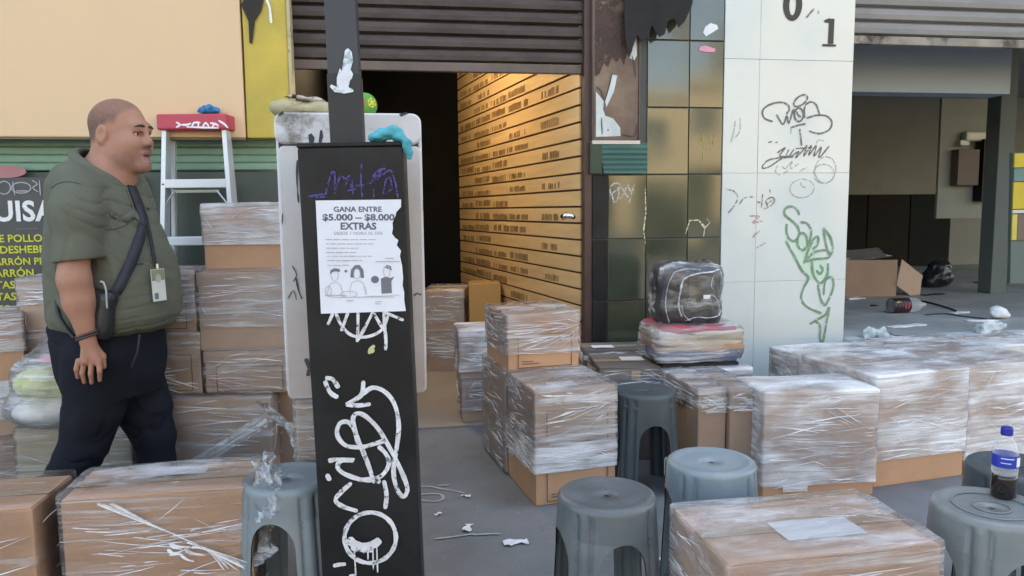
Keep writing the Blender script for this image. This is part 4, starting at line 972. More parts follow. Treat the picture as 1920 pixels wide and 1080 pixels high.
vs, fs = strokes(ppl, [g5(l) for l in ([(60,345),(115,335),(170,328)], [(100,350),(160,345)], [(160,330),(185,240),(200,200),(214,205),(216,260),(216,330)], [(215,330),(235,260),(252,222),(280,240),(310,220),(320,270),(322,332)], [(262,300),(300,250),(315,300)], [(375,150),(372,260),(380,350)], [(340,280),(420,265),(500,180)], [(430,270),(465,195),(520,178)], [(470,240),(500,215),(548,190),(575,260),(592,352)], [(448,350),(446,300)], [(500,335),(520,250),(545,235),(552,300),(515,330)], [(290,310),(350,300)], [(440,225),(480,190),(440,250),(500,205),(455,262)])], .0052, .0012, seed=35)
obj('purple_graffiti', vs, fs, m_purple, po, world=True)
spl = Plane((tb.x, 2.2000, zt), (1, 0, 0), (0, 0, 1))
vs, fs = poly(spl, [(440+x/3.6, y/3.6) for x, y in [(765,325),(790,350),(800,410),(782,470),(800,500),(792,528),(778,545),(768,588),(800,605),(802,620),(742,632),(675,622),(642,585),(652,570),(690,588),(690,525),(710,460),(724,482),(736,400),(745,340)]], .0012)
sk = obj('torn_sticker', vs, fs, M('white_sticker_remains', (.72, .76, .80), .6, var=.15, scale=25, col2=(.16, .25, .28), amt2=.3, scale2=25), po, world=True)
# poster
pt = thing('poster', 'torn white job flyer with large peso figures, glued to the black post', 'poster', mat4=pm4 @ T(0, -.0025, 1.0))
tear = [(592,376),(752,374),(752,388),(743,398),(742,404),(736,418),(737,428),(735,438),(741,446),(747,450),(744,460),(752,470),(750,480),(754,498),(756,520),(755,535),(758,548),(758,562),(761,583),(602,588)]
vs, fs = poly(ppl, tear, .0025, thick=.0006)
obj('paper', vs, fs, M('poster_paper', (.74, .75, .80), .75, var=.05, scale=8, bump=.2, bscale=12), pt, world=True)
def ptext(s, pxl, pxr, yt, yb, mat=m_inkblack, bold=.03):
    a, b_, c = ppl.hit(pxl, yb), ppl.hit(pxr, yb), ppl.hit(pxl, yt)
    # the flyer hangs very slightly turned
    vs, fs = text_on(Plane(ppl.pt(a[0], a[1]), ppl.pt(*b_)-ppl.pt(*a), ppl.V), s, 0, 0, c[1]-a[1], (Vector(b_)-Vector(a)).length, 'L', .0032, bold)
    obj('lettering', vs, fs, mat, pt, world=True)
m_pr = M('flyer_print', (.11, .11, .15), .7)
ptext('GANA ENTRE', 626, 716, 387, 397, m_pr, .025); ptext('$5.000 – $8.000', 605, 740, 401, 413, m_pr, .03); ptext('EXTRAS', 639, 706, 417, 430, m_pr, .03)
ptext('DESDE 1 HORA AL DÍA', 627, 718, 434, 440, m_inkgrey, .01)
rl = random.Random(5); ln = []
for i, (yy, x1) in enumerate(((449,704),(457,700),(465,672),(473,668),(480,698),(488,680),(497,655))):
    x = 611+i*.6
    while x < x1:
        w = rl.uniform(5, 16); ln.append([(x, yy), (min(x+w, x1), yy)]); x += w+2.5
for yy, x0, x1 in ((484,722,738),(490,705,750),(553,610,650),(556,680,740),(563,650,662),(565,704,716),(569,704,714)): ln.append([(x0, yy), (x1, yy)])
vs, fs = strokes(ppl, ln, .0034, .0032, smooth=1, jit=.3, uv=False); obj('small_print', vs, fs, m_inkgrey, pt, world=True)['kind'] = 'stuff'
def f5(p): return g5(p)
vs, fs = merge(poly(ppl, f5([(188,808),(190,782),(215,770),(245,776),(248,792),(215,790),(200,795)]), .0033), poly(ppl, f5([(308,825),(312,780),(335,752),(365,752),(385,780),(390,828),(370,828),(365,785),(350,775),(330,785),(328,828)]), .0033), poly(ppl, f5([(505,768),(525,750),(548,758),(556,785),(545,780),(520,768)]), .0033), poly(ppl, f5([(490,832),(515,822),(548,828),(570,820),(552,848),(556,918),(494,922)]), .0034), poly(ppl, f5(ell(455,838,24,22,0,12)), .0033), poly(ppl, f5(ell(282,788,9,9,0,8)), .0033))
obj('printed_figures', vs, fs, M('print_charcoal', (.16, .16, .18), .7), pt, world=True)
vs, fs = strokes(ppl, [f5(l) for l in (ell(215,812,22,34), ell(348,805,18,30), ell(525,790,20,32), [(170,930),(185,870),(215,855),(250,870),(262,930)], [(305,930),(315,860),(348,845),(385,860),(398,930)], [(400,880),(405,930)], ell(178,905,18,28), ell(300,925,50,18), [(430,935),(490,938)], [(165,935),(240,945),(400,940),(600,930)], [(290,965),(330,962)])], .0022, .0031, smooth=2)
obj('printed_outlines', vs, fs, M('print_light_grey', (.5, .5, .52), .7), pt, world=True)

# ---------------------------------------------------------------- dirty white fridge behind the post
fyp = 2.46
fpl2 = Plane((0, fyp, 0), (1, 0, 0), (0, 0, 1))
fl, frr = fpl2.hit(512, 210), fpl2.hit(790, 210); fb = fpl2.hit(700, 742)
fx0, fx1, fz0, fz1 = fl[0], frr[0], fb[1], fl[1]
fx0b = fpl2.hit(556, 740)[0]
fw = fx1-fx0
frg = thing('fridge', 'dirty white small fridge with rounded corners standing on a carton behind the post', 'fridge', ((fx0+fx1)/2, fyp, fz0), 0)
m_fr = M('dirty_white_enamel', (.62, .63, .64), .35, var=.08, scale=3, col2=(.47, .38, .33), amt2=.6, scale2=1.6, edge2=.4)
m_fr2 = M('scuffed_white_enamel', (.66, .66, .68), .38, var=.06, scale=3, col2=(.20, .19, .18), amt2=.24, scale2=7, edge2=.12)
def rrect(w, h, r, n=6, tl=1, bl=1):
    out = []
    for cx, cz, a0, on in ((w/2-r, h/2-r, 0, 1), (-w/2+r, h/2-r, 90, 1), (-w/2+r, -h/2+r, 180, 1), (w/2-r, -h/2+r, 270, 1)):
        for k in range(n+1): a = R(a0+90*k/n); out.append((cx+r*math.cos(a), cz+r*math.sin(a)))
    return out
def slab(w, h, r, y0, y1, bev=.006):
    o_ = rrect(w, h, r); i_ = rrect(w-2*bev, h-2*bev, max(r-bev, .001)); n = len(o_)
    vs = [(x, y0, z) for x, z in i_]+[(x, y0+bev, z) for x, z in o_]+[(x, y1, z) for x, z in o_]
    fs = [tuple(range(n-1, -1, -1))][:1]
    fs = [tuple(reversed(range(n)))]
    for a in (0, n):
        for k in range(n): fs.append((a+k, a+(k+1) % n, a+n+(k+1) % n, a+n+k))
    fs.append(tuple(2*n+k for k in range(n)))
    fs = [tuple(reversed(f)) for f in fs]
    return vs, fs
fh = fz1-fz0
obj('cabinet', *slab(fw, fh, .035, .03, .42), m_fr2, frg).location = (0, 0, fh/2)
zs_ = fpl2.hit(640, 272)[1]-fz0
o = obj('freezer_door', *slab(fw-.004, fh-zs_-.003, .03, -.012, .027), m_fr2, frg); o.location = (0, 0, (fh+zs_)/2)
o = obj('fridge_door', *slab(fw-.012, zs_-.004, .022, -.010, .027), m_fr, frg); o.location = (.003, 0, (zs_-.002)/2)
obj('door_seal', *box(-fw/2+.012, fw/2-.012, .002, .029, .01, fh-.02), m_inkblack, frg)
fpl3 = Plane((0, fyp-.0125, 0), (1, 0, 0), (0, 0, 1))
for vf in (poly(fpl3, [(578,253),(584,250),(590,258),(588,270),(580,270)], .0012), poly(fpl3, [(600,245),(604,243),(606,256),(602,269),(597,270)], .0012), poly(fpl3, [(748,214),(762,210),(766,213),(752,219)], .0012), poly(fpl3, [(522,214),(530,208),(533,213),(528,216),(521,218)], .0012)): obj('chipped_enamel', vf[0], vf[1], m_inkblack, frg, world=True)
m_smear_shade = M('smear_and_shade', (.07, .065, .06), .8)  # dark smears; the upright line by the post paints the shade beside it
for k, (w_, l) in enumerate(((.005, [(555,520),(560,545),(566,560)]), (.012, [(573,672),(579,688),(577,705)]), (.004, [(776,555),(782,550),(790,553)]), (.003, [(548,498),(556,515),(550,528)]), (.003, [(540,560),(550,545),(556,562)]), (.006, [(558,300),(557,340),(560,380)]), (.003, [(530,400),(529,420)]))): obj('smear_and_shade_line', *strokes(fpl3, [(w_, l)], .006, .0015+.0003*k, seed=41+k, jit=.6), m_smear_shade, frg, world=True)
carton('dusty pink carton under the white fridge, behind the pale stool', (fx0+.03, fyp), (fx0+.40, fyp), 0, fz0, .42, M('cardboard_pinkish', (.42, .31, .25), .8, bump=.1), 'thin', .2, 61, G1)
# things lying on the fridge
def soft(name, label, cat, mat, centre, blobs, h=.006, amp=.006, sc=18, seed=1, parent=None, part='cloth', k=.015, world=True):
    """blobs: (dx, dy, dz, rx, ry, rz) round the centre"""
    c = np.array(centre); m = max(max(abs(b_[i])+b_[i+3] for b_ in blobs) for i in range(3))+.02
    F_ = Field(-m*np.ones(3), m*np.ones(3), h)
    for b_ in blobs: F_.ell(b_[:3], b_[3:6], k)
    vs, fs = F_.mesh(1); n = vnormals(vs, fs)
    dd = np.array([amp*(nz(p, sc, seed)+.5*nz(p, sc*2.3, seed+1)) for p in vs]); vs = vs + n*dd[:, None]
    t = parent
    if t is None:
        t = thing(name, label, cat, centre)
        return t, obj(part, vs, fs, mat, t, smooth=True)
    return t, obj(part, vs+c, fs, mat, t, world=True, smooth=True)
ftop = fz1
def onf(px): return fac(px, 205, fyp+.10).x
cx = onf(560)
soft('foam_block', 'crumbling pale yellow foam pad lying on top of the white fridge', 'foam pad', M('yellowed_foam', (.50, .44, .27), .9, var=.25, scale=14, col2=(.2, .12, .06), amt2=.25, scale2=12), (cx, fyp+.12, ftop+.027), [(-.055, 0, 0, .04, .06, .026), (-.02, 0, 0, .045, .06, .024), (.03, 0, -.003, .05, .06, .021), (.07, 0, .0, .04, .06, .024)], .006, .004, 30, 2)
soft('cloth_scrap', 'off white scrap with dark spots on the foam pad', 'rag', M('spotted_rag', (.55, .50, .42), .9, col2=(.08, .03, .03), amt2=.35, scale2=30, edge2=.05), (cx+.005, fyp+.10, ftop+.062), [(-.02, 0, 0, .03, .02, .006), (.025, 0, -.006, .03, .02, .006), (.06, .0, -.012, .02, .02, .008)], .004, .004, 40, 4)
bc = fac(683, 181, fyp+.14)
ball = thing('ball', 'small green and yellow toy ball on the fridge beside the post', 'ball', (bc.x, fyp+.14, ftop))
mbm = M('green_ball', (.09, .33, .05), .5, var=.2, scale=20)
rr0 = .042
obj('ball_body', *lathe([(rr0*math.sin(R(a)), rr0-rr0*math.cos(R(a))) for a in range(4, 180, 8)], 28), mbm, ball, smooth=True)
for (az, el, r_, mm) in ((-50, 8, .019, M('yellow_patch', (.75, .62, .02), .5)), (-100, 8, .015, M('orange_patch', (.55, .16, .03), .5)), (-140, 30, .015, M('yellow_patch_b', (.6, .5, .03), .5))):
    d_ = Vector((math.cos(R(az))*math.cos(R(el)), math.sin(R(az))*math.cos(R(el)), math.sin(R(el)))); u_ = d_.orthogonal().normalized(); w_ = d_.cross(u_)
    vs = [Vector((0, 0, rr0))+d_*(rr0+.001)]+[Vector((0, 0, rr0))+(d_*rr0+u_*(r_*math.cos(k*1.0472))+w_*(r_*math.sin(k*1.0472))).normalized()*(rr0+.0008) for k in range(6)]
    obj('patch', vs, [(0, 1+k, 1+(k+1) % 6) for k in range(6)], mm, ball)
tg = ppl.hit(722, 258); tgp = ppl.pt(tg[0], zt+.012, -.02)
m_teal = M('turquoise_cloth', (.05, .36, .42), .8, var=.25, scale=14)
soft('turquoise_cloth', 'crumpled turquoise cloth hanging over the top corner of the pedestal', 'cloth', m_teal, (tgp.x+.01, tgp.y, tgp.z+.014), [(-.035, .0, 0, .022, .03, .014), (-.01, 0, .008, .026, .03, .018), (.012, 0, .016, .024, .03, .016), (.028, -.005, -.002, .02, .03, .016), (.046, -.016, -.025, .013, .018, .022), (.052, -.024, -.046, .009, .008, .018)], .004, .006, 45, 6, k=.008)
# ladder
lt = at(368, 232, 3.80)
lad = thing('step_ladder', 'aluminium step ladder with red top cap leaning by the green shop front', 'ladder', (lt.x, lt.y, 0), R(-8))
m_al = M('ladder_aluminium', (.62, .64, .66), .38, .35, var=.06, bump=.05)
zt_l = lt.z-.035
def lr(s, z): return Vector((s*(.150+.05*(zt_l-z)), -.10*(zt_l-z)/zt_l, z))
for s in (-1, 1):
    a, b_ = lr(s, 0.015), lr(s, zt_l)
    vs = []; 
    for p_ in (a, b_):
        for dx, dy in ((-.011, -.035), (.011, -.035), (.011, .03), (-.011, .03)): vs.append((p_.x+dx, p_.y+dy, p_.z))
    r_ = obj('front_rail', vs, [(3,2,1,0),(4,5,6,7),(0,1,5,4),(1,2,6,5),(2,3,7,6),(3,0,4,7)], m_al, lad)
    vs = []
    for p_, dy0 in ((a, .14), (b_, .055)):
        for dx, dy in ((-.010, -.012), (.010, -.012), (.010, .012), (-.010, .012)): vs.append((p_.x*.93+dx, p_.y+dy0+dy, p_.z))
    obj('rear_rail', vs, [(3,2,1,0),(4,5,6,7),(0,1,5,4),(1,2,6,5),(2,3,7,6),(3,0,4,7)], m_al, lad)
    obj('rubber_foot', *box(a.x-.016, a.x+.016, a.y-.04, a.y+.034, 0, .05), m_black, lad)
    zb = 1.315; p_ = lr(s, zb)
    obj('brace', *tube([(p_.x-s*.005, p_.y-.03, zb-.03), (p_.x-s*.06, p_.y-.032, zb+.045)], .007, 6, flat=(1, .5)), m_al, lad)
obj('cross_bar', *box(-.115, .115, lr(1, 1.36).y-.03, lr(1, 1.36).y-.02, 1.352, 1.366), M('dull_brass', (.35, .32, .25), .5, .3), lad)
for z in (1.395, 1.105, .815, .525, .235):
    p_ = lr(1, z); obj('step', *rbox(2*p_.x-.022, .085, .045, .004, 1), m_al, lad).location = (0, p_.y+.005, z-.02)
    if z > 1: obj('rivet', *lathe([(.005, 0), (.0045, .002)], 8), m_black, lad).matrix_local = T(-p_.x, p_.y-.035, z) @ RX(R(90))
obj('top_cap', *rbox(.352, .14, .078, .010, 3), M('red_plastic', (.52, .05, .085), .45, var=.1), lad).location = (0, .01, zt_l)
lpl = Plane((Matrix.Translation((lt.x, lt.y, 0)) @ RZ(R(-8))) @ Vector((0, -.0605, 0)), RZ(R(-8)).to_3x3() @ Vector((1, 0, 0)), (0, 0, 1))
vs, fs = strokes(lpl, [[(330,229),(338,234),(330,239)], [(340,234),(352,234),(358,231)], [(360,238),(364,230),(376,230)], [(372,230),(372,237)], [(380,238),(386,230),(392,238)], [(394,231),(402,231)], [(398,238),(404,232),(410,237)], [(350,238),(410,240)], [(410,226),(420,232),(428,240)]], .010, .001, smooth=2)
obj('white_logo', vs, fs, m_paper, lad, world=True)
bl = at(392, 214, 3.80)
soft('blue_rag', 'crumpled bright blue rag on the red ladder top', 'rag', M('bright_blue_cloth', (.02, .22, .46), .8, var=.3, scale=20, col2=(.01, .05, .12), amt2=.3, scale2=40), (bl.x, bl.y, lt.z+.066), [(-.03, 0, 0, .025, .03, .018), (0, 0, .006, .03, .03, .022), (.032, 0, 0, .022, .03, .018)], .005, .007, 45, 8, k=.01)

# ---------------------------------------------------------------- filled bag on the left
bb = at(104, 745, 3.22)
m_bag = M('bag_contents', (.70, .68, .66), .6, var=.1, scale=6)
zb0 = .312
bgt, o = soft('filled_bag', 'clear plastic bag stuffed with white, pink and lime clothes behind the man', 'bag', m_bag, (bb.x, bb.y+.14, zb0+.12), [(-.06, 0, -.05, .17, .15, .07), (.06, 0, -.03, .16, .15, .1)], .012, .01, 9, 3, part='white_clothes', k=.03)
soft(None, None, None, M('lime_cloth', (.62, .68, .22), .8, var=.1), (bb.x-.07, bb.y+.06, zb0+.21), [(0, 0, 0, .11, .11, .07), (.09, .02, -.01, .08, .1, .05)], .01, .008, 14, 5, parent=bgt, part='lime_clothes')
soft(None, None, None, M('pink_cloth', (.72, .16, .26), .8, var=.15), (bb.x+.04, bb.y+.07, zb0+.315), [(0, 0, 0, .12, .10, .018), (.1, .02, 0, .08, .1, .018)], .008, .005, 18, 6, parent=bgt, part='pink_clothes')
soft(None, None, None, M('white_cloth', (.75, .75, .76), .8), (bb.x+.07, bb.y+.1, zb0+.36), [(0, 0, 0, .10, .1, .05)], .008, .006, 16, 7, parent=bgt, part='white_bundle')
soft(None, None, None, m_film, (bb.x+.0, bb.y+.12, zb0+.20), [(-.03, 0, -.1, .23, .20, .10), (.0, 0, .02, .22, .2, .14), (.05, 0, .14, .15, .16, .1)], .012, .010, 12, 9, parent=bgt, part='plastic_bag', k=.06)

# ---------------------------------------------------------------- clothes bundle and filmed black bundle by the pillars
kb = gnd(1316, 690, .462); kx, ky, kz = kb.x, kb.y+.16, .472
cb_ = thing('clothes_bundle', 'folded red, cream and blue clothes tied in clear film on a black tray', 'clothes', (kx, ky, kz-.008))
obj('black_tray', *rbox(.40, .30, .02, .006, 2), m_black, cb_)
def layer(nm, col, z, h, w, d, sd, dx=0):
    o = obj(nm, *rbox(w, d, h, h*.48, 8, lambda p, n: .020*noise.noise(p*7+Vector((sd, 0, 0)))+.008*noise.noise(Vector((p.x*14, p.y*14, p.z*50+sd)))), M(nm+'_cloth_%d' % sd, col, .85, var=.15, scale=12, bump=.3, bscale=60), cb_, smooth=True); o.location = (dx, 0, z); return o
layer('blue_garment', (.05, .10, .27), .016, .07, .40, .29, 1); layer('orange_garment', (.52, .27, .12), .080, .03, .44, .31, 2, .01)
layer('cream_garment', (.62, .50, .36), .104, .032, .45, .31, 3); layer('cream_garment', (.55, .46, .36), .130, .03, .43, .30, 4, .01)
layer('cream_garment', (.62, .56, .48), .154, .025, .44, .30, 5); layer('red_garment', (.50, .07, .09), .172, .035, .40, .30, 6, -.01)
def cf(p, n): return .010*noise.noise(Vector((p.x*6, p.y*6, p.z*22)))+.006*noise.noise(p*18)
o = obj('clear_film', *rbox(.47, .34, .20, .05, 16, cf, skip=((2, -1),)), m_film, cb_, smooth=True); o.location = (0, 0, .012)
tv0 = at(1283, 607, 3.80); bz = kz+.195
m_crk = film_mat('crinkled_wrap', .05, .9, .52, streak=7, tilt=.9)
bb_ = thing('wrapped_bundle', 'black rounded bundle in crinkled clear film on top of the folded clothes', 'bundle', (tv0.x+.01, ky, bz), R(-4))
m_bk = M('black_plastic', (.02, .02, .024), .4, var=.2)
obj('bundle_body', *rbox(.31, .22, .30, .05, 5, lambda p, n: .006*noise.noise(p*8)), m_bk, bb_, smooth=True)
obj('front_panel', *rbox(.13, .012, .17, .006, 2), M('brown_grey_panel', (.09, .085, .07), .4), bb_).location = (.045, -.112, .075)
o = obj('crinkled_film', *rbox(.335, .245, .315, .06, 22, lambda p, n: .014*noise.noise(p*15)+.008*noise.noise(p*38)), m_crk, bb_, smooth=True); o.location = (0, 0, -.004)
rb = random.Random(8)
def fr_(P, r): return tube(catmull([(x, -.131+rb.uniform(-.008, .004), z) for x, z in P], 5), [r*rb.uniform(.35, 1.1) for _ in range((len(P)-1)*5+1)], 6, flat=(1, .3))
for vf in (fr_([(-.06, .05), (-.075, .10), (-.07, .17), (-.05, .235), (.02, .262), (.085, .268), (.125, .28)], .014), fr_([(-.04, .03), (.02, .045), (.07, .04), (.125, .05), (.14, .08)], .009), fr_([(.06, .13), (.09, .155), (.12, .125), (.135, .07)], .007), fr_([(-.06, .10), (-.05, .06), (-.02, .03)], .009), fr_([(.10, .25), (.085, .20), (.10, .18)], .006), fr_([(-.12, .02), (-.14, .1), (-.13, .2), (-.1, .27)], .008), fr_([(-.10, .27), (-.04, .285), (.03, .28)], .010), fr_([(.13, .27), (.145, .2), (.135, .12)], .008)): obj('film_fold', vf[0], vf[1], m_film_dense, bb_, smooth=True)
obj('painted_glint', *rbox(.035, .004, .02, .002, 1), m_paper, bb_).location = (.065, -.135, .135)  # a glint on the film, built as a small white plate

# ---------------------------------------------------------------- the gutted shop on the right
m_wht = M('broken_white_plaster', (.62, .66, .66), .75, var=.12, scale=5, bump=.4, bscale=30, col2=(.36, .41, .42), amt2=.4, scale2=4, edge2=.2)
stp = thing('broken_step', 'broken white plaster step along the front of the gutted right shop', 'step', (4.2, 4.18, 0))
obj('step_block', *rbox(2.9, .10, .437, .008, 24, lambda p, n: .012*noise.noise(p*7)*(n.y < -.2 or n.z > .2)), m_wht, stp)
rr1 = random.Random(3)
for i in range(12):
    s_ = rr1.uniform(.03, .09); o = obj('plaster_chunk', *rbox(s_*1.6, s_, s_*.7, .012, 4, lambda p, n: .035*noise.noise(p*26+Vector((i*3.1, 0, 0)))+.01*noise.noise(p*60)), m_wht, stp)
    o.location = (rr1.uniform(-1.35, .7), rr1.uniform(-.075, .04), .43 if rr1.random() < .4 else rr1.uniform(.30, .40)); o.rotation_euler = (rr1.uniform(-.3, .3), 0, rr1.uniform(-1, 1))
    if o.location.z < .42: o.location.y = -.075
shutter('right_shutter', 'grey steel shutter with rusty torn lower edge above the gutted right shop', 2.77, 5.6, 2.285, 2.80, 4.30, .085, M('grey_shutter_steel', (.20, .195, .185), .5, var=.2, scale=2, stretch=(1, 1, 4), col2=(.27, .25, .23), edge2=.3), .025, M('rusty_bar', (.30, .26, .21), .7, var=.3, scale=8, col2=(.06, .05, .04), amt2=.4, scale2=5, edge2=.1))
wb = thing('dado_panels', 'dark green black panels along the lower back wall of the gutted right shop', 'wall panel', (6.0, 9.02, .44))
for i in range(7):
    o = obj('panel', *rbox(.60, .04, .955, .004, 1), M('dark_panel_%d' % i, (.014+.004*(i % 3), .018+.003*(i % 2), .018), .8, var=.2, spec=.15), wb); o.location = (-2.6+.615*i, 0, 0)
# end wall and side room on the right
ew = thing('shop_post', 'grey green post dividing off the side room in the gutted right shop', 'post', (5.15, 6.0, .44))
obj('shaft', *rbox(.16, .16, 2.24, .006, 1), M('grey_green_paint', (.13, .155, .145), .85, var=.08, scale=2), ew).location = (.30, .08, 0)
mtp = at(1832, 270, 7.6)
mt = thing('meter_box', 'brown meter box with black cable tray hung on the wall of the side room', 'meter box', (mtp.x, mtp.y, mtp.z))
obj('backing_board', *box(-.42, .40, .0, .03, -.75, .45), M('pale_board', (.26, .28, .25), .8, var=.1), mt)
obj('brown_box', *rbox(.24, .10, .36, .006, 1), M('brown_meter', (.12, .09, .075), .6), mt).location = (-.17, -.055, -.42)
obj('black_box', *rbox(.17, .12, .62, .006, 1), m_black, mt).location = (.06, -.065, -.58)
obj('glass_cover', *rbox(.30, .08, .10, .02, 1), M('pale_glass', (.4, .46, .42), .2), mt).location = (-.05, -.05, .02)
obj('dial', *rbox(.10, .03, .05, .004, 1), M('greenish_dial', (.5, .58, .52), .3), mt).location = (-.20, -.06, -.02)
ys = thing('yellow_poster', 'yellow and teal poster strip at the right edge of the gutted shop', 'poster', (0, 0, 0))
yp_ = Plane((4.6, 4.9, 0), (1, 0, 0), (0, 0, 1)); MW[ys.name] = Matrix.Identity(4)
for nm, pts, col in (('yellow_field', [(1903,288),(1960,286),(1960,312),(1902,314)], (.62, .45, .04)), ('teal_field', [(1902,316),(1960,314),(1960,338),(1901,340)], (.13, .24, .22)), ('yellow_panel', [(1901,342),(1960,340),(1960,390),(1899,392)], (.60, .45, .04)), ('white_band', [(1899,394),(1960,392),(1960,398),(1899,400)], (.6, .6, .55)), ('yellow_frame', [(1899,402),(1908,402),(1906,450),(1897,450)], (.6, .5, .1)), ('dark_field', [(1909,402),(1960,400),(1960,450),(1907,450)], (.16, .12, .09))):
    vs, fs = poly(yp_, pts, .0, thick=.012); obj(nm, vs, fs, M(nm, col, .6), ys, world=True)
vs, fs = poly(yp_, [(1902,286),(1965,284),(1965,530),(1897,532)], -.014, thick=.03); obj('board', vs, fs, M('green_board', (.12, .16, .14), .7), ys, world=True)
rbp = gnd(1590, 556, .44)
rub = thing('torn_box', 'torn open brown cardboard box with bent flaps on the floor of the gutted shop', 'box', (4.0, 6.30, .44), R(-8))
for vf, nm in ((rbox(.72, .006, .33, .002, 4, lambda p, n: .01*noise.noise(p*4)), 'front_side'),):
    obj(nm, *vf, m_card_dark, rub).location = (.12, -.2, 0)
obj('end_side', *rbox(.006, .4, .31, .002, 4, lambda p, n: .01*noise.noise(p*4)), m_card_dark, rub).location = (.47, .01, 0)
obj('rear_side', *rbox(.72, .006, .34, .002, 4, lambda p, n: .01*noise.noise(p*4)), m_card_grime, rub).location = (.12, .2, 0)
o = obj('open_flap', *rbox(.34, .006, .26, .002, 4, lambda p, n: .012*noise.noise(p*5)), m_card_grey, rub); o.location = (.60, -.16, .02); o.rotation_euler = (R(-10), R(28), R(25))
o = obj('open_flap', *rbox(.60, .006, .18, .002, 4, lambda p, n: .015*noise.noise(p*5)), m_card_grime, rub); o.location = (.10, -.18, .33); o.rotation_euler = (R(-65), R(-4), 0)
o = obj('loose_paper', *rbox(.62, .3, .006, .002, 4, lambda p, n: .015*noise.noise(p*6)), m_paper, rub); o.location = (.15, .0, .35); o.rotation_euler = (R(4), R(-3), R(5))
tbp = gnd(1770, 540, .44)
soft('trash_bag', 'black rubbish bag slumped by the dark panels of the gutted shop', 'rubbish bag', M('black_bag', (.02, .021, .026), .3, var=.3), (tbp.x, tbp.y+.1, .56), [(0, 0, -.02, .15, .13, .10), (.02, 0, .07, .11, .10, .09), (-.10, -.02, -.06, .09, .08, .06)], .012, .015, 14, 11, k=.03)
sb = gnd(1668, 588, .44)
ly = thing('lying_bottle', 'soda bottle with dark red label lying on the gutted shop floor', 'bottle', (sb.x, sb.y+.02, .4985), R(-2))
LM = RY(R(90))
def lyo(nm, prof, mat): vf = lathe(prof, 20); return obj(nm, *xf(vf, LM), mat, ly, smooth=True)
lyo('bottle_body', [(.02, 0), (.052, .004), (.056, .02), (.056, .20), (.05, .235), (.02, .275), (.014, .30)], m_pet)
lyo('label_band', [(.0565, .015), (.0575, .017), (.0575, .155), (.0565, .157)], M('dark_red_label', (.035, .015, .025), .4))
obj('yellow_disc', [Vector((.055+.03*math.cos(R(a)), -.0585+.012*(abs(math.sin(R(a)))), .032*math.sin(R(a))+.005)) for a in range(0, 360, 20)], [tuple(range(18))], M('label_yellow', (.55, .5, .08), .5), ly)
obj('dark_mark', *box(.048, .064, -.0605, -.0595, -.008, .018), m_inkblack, ly)
for x_ in (.10, .122): obj('red_stripe', *box(x_, x_+.011, -.0595, -.0585, -.02, .03), M('label_red', (.4, .05, .06), .5), ly)
fo_ = gnd(1872, 598, .44)
soft('foam_lump', 'white polystyrene lump on the gutted shop floor by the step', 'polystyrene', M('polystyrene', (.78, .8, .82), .8, bump=.3), (fo_.x, fo_.y, .485), [(0, 0, 0, .06, .05, .04), (-.02, 0, .01, .045, .04, .04), (.05, 0, -.02, .03, .04, .02)], .007, .006, 30, 13)
rd = random.Random(17)
for i, (px, py, w, d, m_, lab) in enumerate(((1640, 640, .22, .05, M('lime_scrap', (.45, .45, .15), .8), 'yellowish strip of debris on the front of the gutted shop floor'), (1700, 612, .30, .06, m_paper, 'white strip lying just in front of the fallen soda bottle'), (1800, 587, .16, .05, m_paper, 'white strip lying at the end of the black cable'), (1840, 602, .22, .05, m_paper, 'white slat lying left of the polystyrene lump'), (1600, 560, .18, .1, m_paper, 'white paper lying under the torn box'), (1750, 553, .25, .05, m_black, 'black strip lying in front of the rubbish bag'), (1640, 574, .05, .04, m_black, 'small dark lump left of the fallen soda bottle'), (1880, 530, .55, .07, m_black, 'long black bar on the floor near the yellow poster'), (1720, 628, .3, .09, M('grey_scrap', (.3, .32, .32), .8), 'grey scrap on the front edge of the gutted shop floor'))):
    p_ = gnd(px, py, .44); t = thing('debris_piece', lab, 'debris', (p_.x, p_.y, .4405), rd.uniform(-.35, .35), 'debris on the gutted shop floor')
    obj('piece', *rbox(w, d, .008, .002, 6, lambda p, n: .006*noise.noise(p*12+Vector((i, 0, 0)))), m_, t)
P = [gnd(x, y, .446) for x, y in ((1710, 562), (1735, 566), (1760, 572), (1785, 580), (1792, 583))]
t = thing('cable', 'black cable curling over the gutted shop floor behind the soda bottle', 'cable', P[0]); obj('cord', *tube(catmull(P, 5), .008, 6), m_black, t, world=True)
P = [gnd(x, y, .446) for x, y in ((1735, 590), (1770, 588), (1800, 592), (1850, 598))]
t = thing('cable', 'thin dark cable between the white strips on the gutted shop floor', 'cable', P[0]); obj('cord', *tube(catmull(P, 5), .005, 6), m_inkblack, t, world=True)

